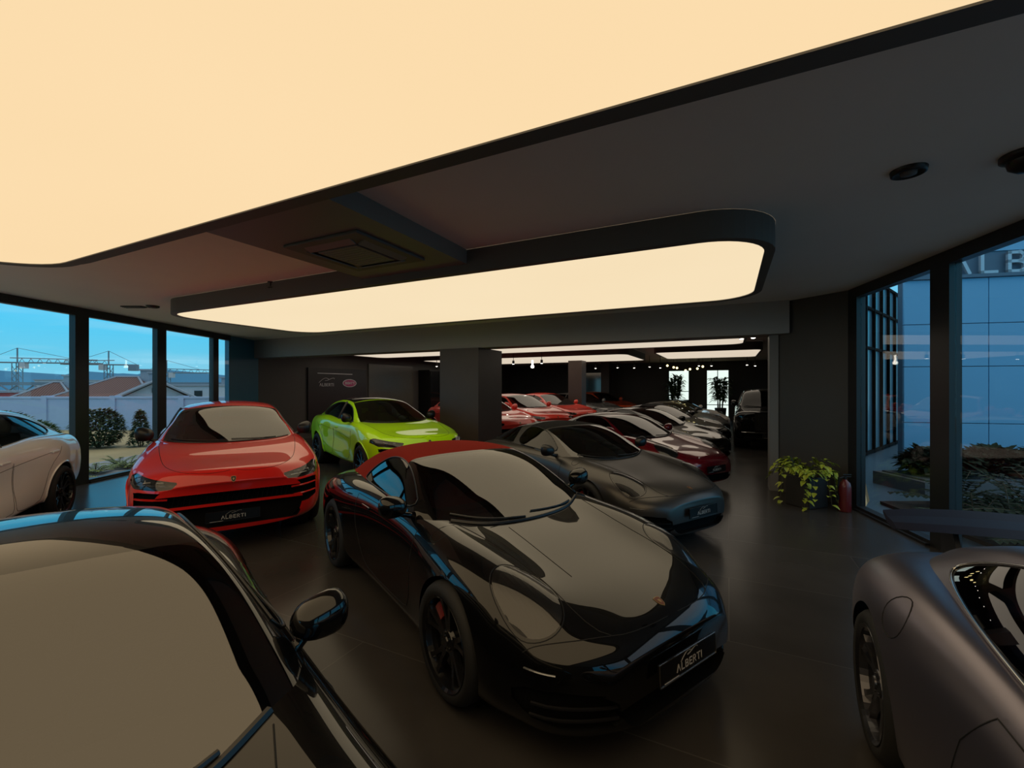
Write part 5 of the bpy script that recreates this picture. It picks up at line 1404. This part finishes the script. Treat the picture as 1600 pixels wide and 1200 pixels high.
b = MB(); b.prism([(5.45, 4.2), (9.4, 4.2), (9.0, 7.1), (5.95, 7.1)], -.02, .03); o = b.build('planting_bed', M['soil']); tag(o, 'dark soil bed just outside the right windows with leafy plants', 'planting bed')
for i, (x, y, l) in enumerate(((5.75, 5.45, .72), (6.55, 5.75, .78), (7.4, 6.3, .85), (6.75, 6.65, .8), (8.2, 6.6, .85), (5.85, 4.7, .7))):
    fern('garden_plant', (x, y, .03), 'dark glossy leafy plant outside the right window behind the wing', 15, l*1.15, 'leaf_dark', .07, 'dark plants outside the right windows')
fern('garden_plant', (6.35, 5.15, .25), 'tall upright leafy frond plant outside at the right edge of the photo', 8, 1.0, 'leaf_dark', .085)
for i, (x, y) in enumerate(((7.9, 8.15), (9.0, 8.15), (10.1, 8.15), (11.2, 8.15), (12.3, 8.15))):
    bush('low_bush', (x, y, .25), (.54, .45, .45), 'low dark bush in the raised bed before the facade', n=900, mat='leaf_dark', leafL=.2, group='bushes in the raised bed')

# ------------------------------------------------------------------ the cars
T_CAB = sport_template('cabrio'); T_TAR = sport_template('targa'); T_CPE = sport_template('coupe', my=.87); T_WING = sport_template('coupe', 'rear', True, True)
T_URUS = suv_template('urus'); T_CULL = suv_template('cull')
BK = M['trim_black']
spawn_car(T_CAB, 'convertible', 'glossy black sports convertible with a dark red canvas top in the centre', 'car', (.331, 3.153, -.938),
    dict(paint=M['black_paint'], roofmat=M['top_red'], plate_rim=M['chrome'], interiormat=M['interior_red']))
spawn_car(T_TAR, 'targa_car', 'matte grey sports car with a black targa top behind the glossy black convertible', 'car', (1.687, 5.989, -1.007),
    dict(paint=M['grey_matte'], roofmat=M['top_black'], mirrorpaint=BK, interiormat=M['interior_red'], headring=M['grey_matte']))
spawn_car(T_CPE, 'sports_car', 'dark red sports car with a black roof behind the matte grey targa', 'car', (3.10, 8.66, -1.03), dict(paint=M['dark_red'], roofmat=M['black_paint'], lipmat=BK))
spawn_car(T_CPE, 'sports_car', 'black sports coupe directly behind the dark red sports car', 'car', (4.45, 11.35, -1.03), dict(paint=M['black_paint']))
spawn_car(T_TAR, 'sports_car', 'black targa sports car between the black coupe and dark grey coupe, right row', 'car', (5.80, 14.05, -1.03), dict(paint=M['black_paint'], roofmat=M['top_black']))
spawn_car(T_CPE, 'sports_car', 'dark grey sports coupe far down the right row before the white car', 'car', (7.12, 16.75, -1.03), dict(paint=M['grey_matte']))
spawn_car(T_CPE, 'sports_car', 'white sports car near the far end of the right row', 'car', (8.45, 19.45, -1.03), dict(paint=M['white'], roofmat=M['black_paint']))
spawn_car(T_URUS, 'suv', 'bright red sport utility vehicle facing the camera by the left windows', 'car', (-3.677, 5.765, -.988), dict(paint=M['red'], mirrorpaint=BK, archmat=M['red'], sillmat=BK))
spawn_car(T_URUS, 'suv', 'lime green sport utility vehicle behind the red one, near the brown pillar', 'car', (-2.174, 9.149, -.90), dict(paint=M['lime'], roofmat=M['black_paint'], mirrorpaint=BK, archmat=M['lime'], sillmat=M['lime']))
spawn_car(T_URUS, 'suv', 'pearl white sport utility vehicle cut off by the left photo edge', 'car', (-5.95, 3.15, -1.10), dict(paint=M['white'], archmat=M['white'], sillmat=M['white']))
def at_uv(u, v, th): p = G(u, v); return (p.x, p.y, th)
spawn_car(T_URUS, 'suv', 'red sport utility vehicle hidden behind the brown pillar except its mirror', 'car', at_uv(-6.25, 12.0, -1.0), dict(paint=M['red_coral'], archmat=M['red_coral'], sillmat=BK))
spawn_car(T_URUS, 'suv', 'coral red sport utility vehicle just right of the brown pillar', 'car', at_uv(-6.2, 15.0, -1.0), dict(paint=M['red_coral'], archmat=M['red_coral'], sillmat=BK))
spawn_car(T_URUS, 'suv', 'coral red sport utility vehicle beyond the first one right of the pillar', 'car', at_uv(-6.05, 18.0, -1.0), dict(paint=M['red_coral'], archmat=M['red_coral'], sillmat=BK))
spawn_car(T_URUS, 'suv', 'silver sport utility vehicle behind the thin brown pillar in the far hall', 'car', at_uv(-5.6, 21.2, -1.0), dict(paint=M['silver'], archmat=M['silver'], sillmat=BK))
spawn_car(T_URUS, 'suv', 'orange sport utility vehicle at the far end of the left row', 'car', at_uv(-5.4, 24.3, -1.0), dict(paint=M['orange'], archmat=M['orange'], sillmat=BK))
spawn_car(T_CULL, 'luxury_suv', 'tall black luxury sport utility vehicle with upright grille on the right of the aisle', 'car', (8.0, 13.6, -2.04), dict(car_glass=M['car_glass_dark'], paint=M['black_paint'], archmat=M['black_met'], sillmat=BK))
spawn_car(T_CPE, 'sports_car', 'black sports car behind the tall black luxury vehicle', 'car', (10.95, 19.4, -2.04), dict(paint=M['black_met']))
spawn_car(T_CPE, 'sports_car', 'glossy black sports coupe cut off at the lower left, nearest the camera', 'car', (-.85, .54, -.81), dict(paint=M['black_paint']))
spawn_car(T_WING, 'sports_car', 'satin navy sports car with a rear wing at the lower right', 'car', (1.536, -.348, -2.05), dict(paint=M['navy_satin'], wintrim=M['chrome'], rimmat=M['rim_silver'], wingmat=M['wing_navy']))
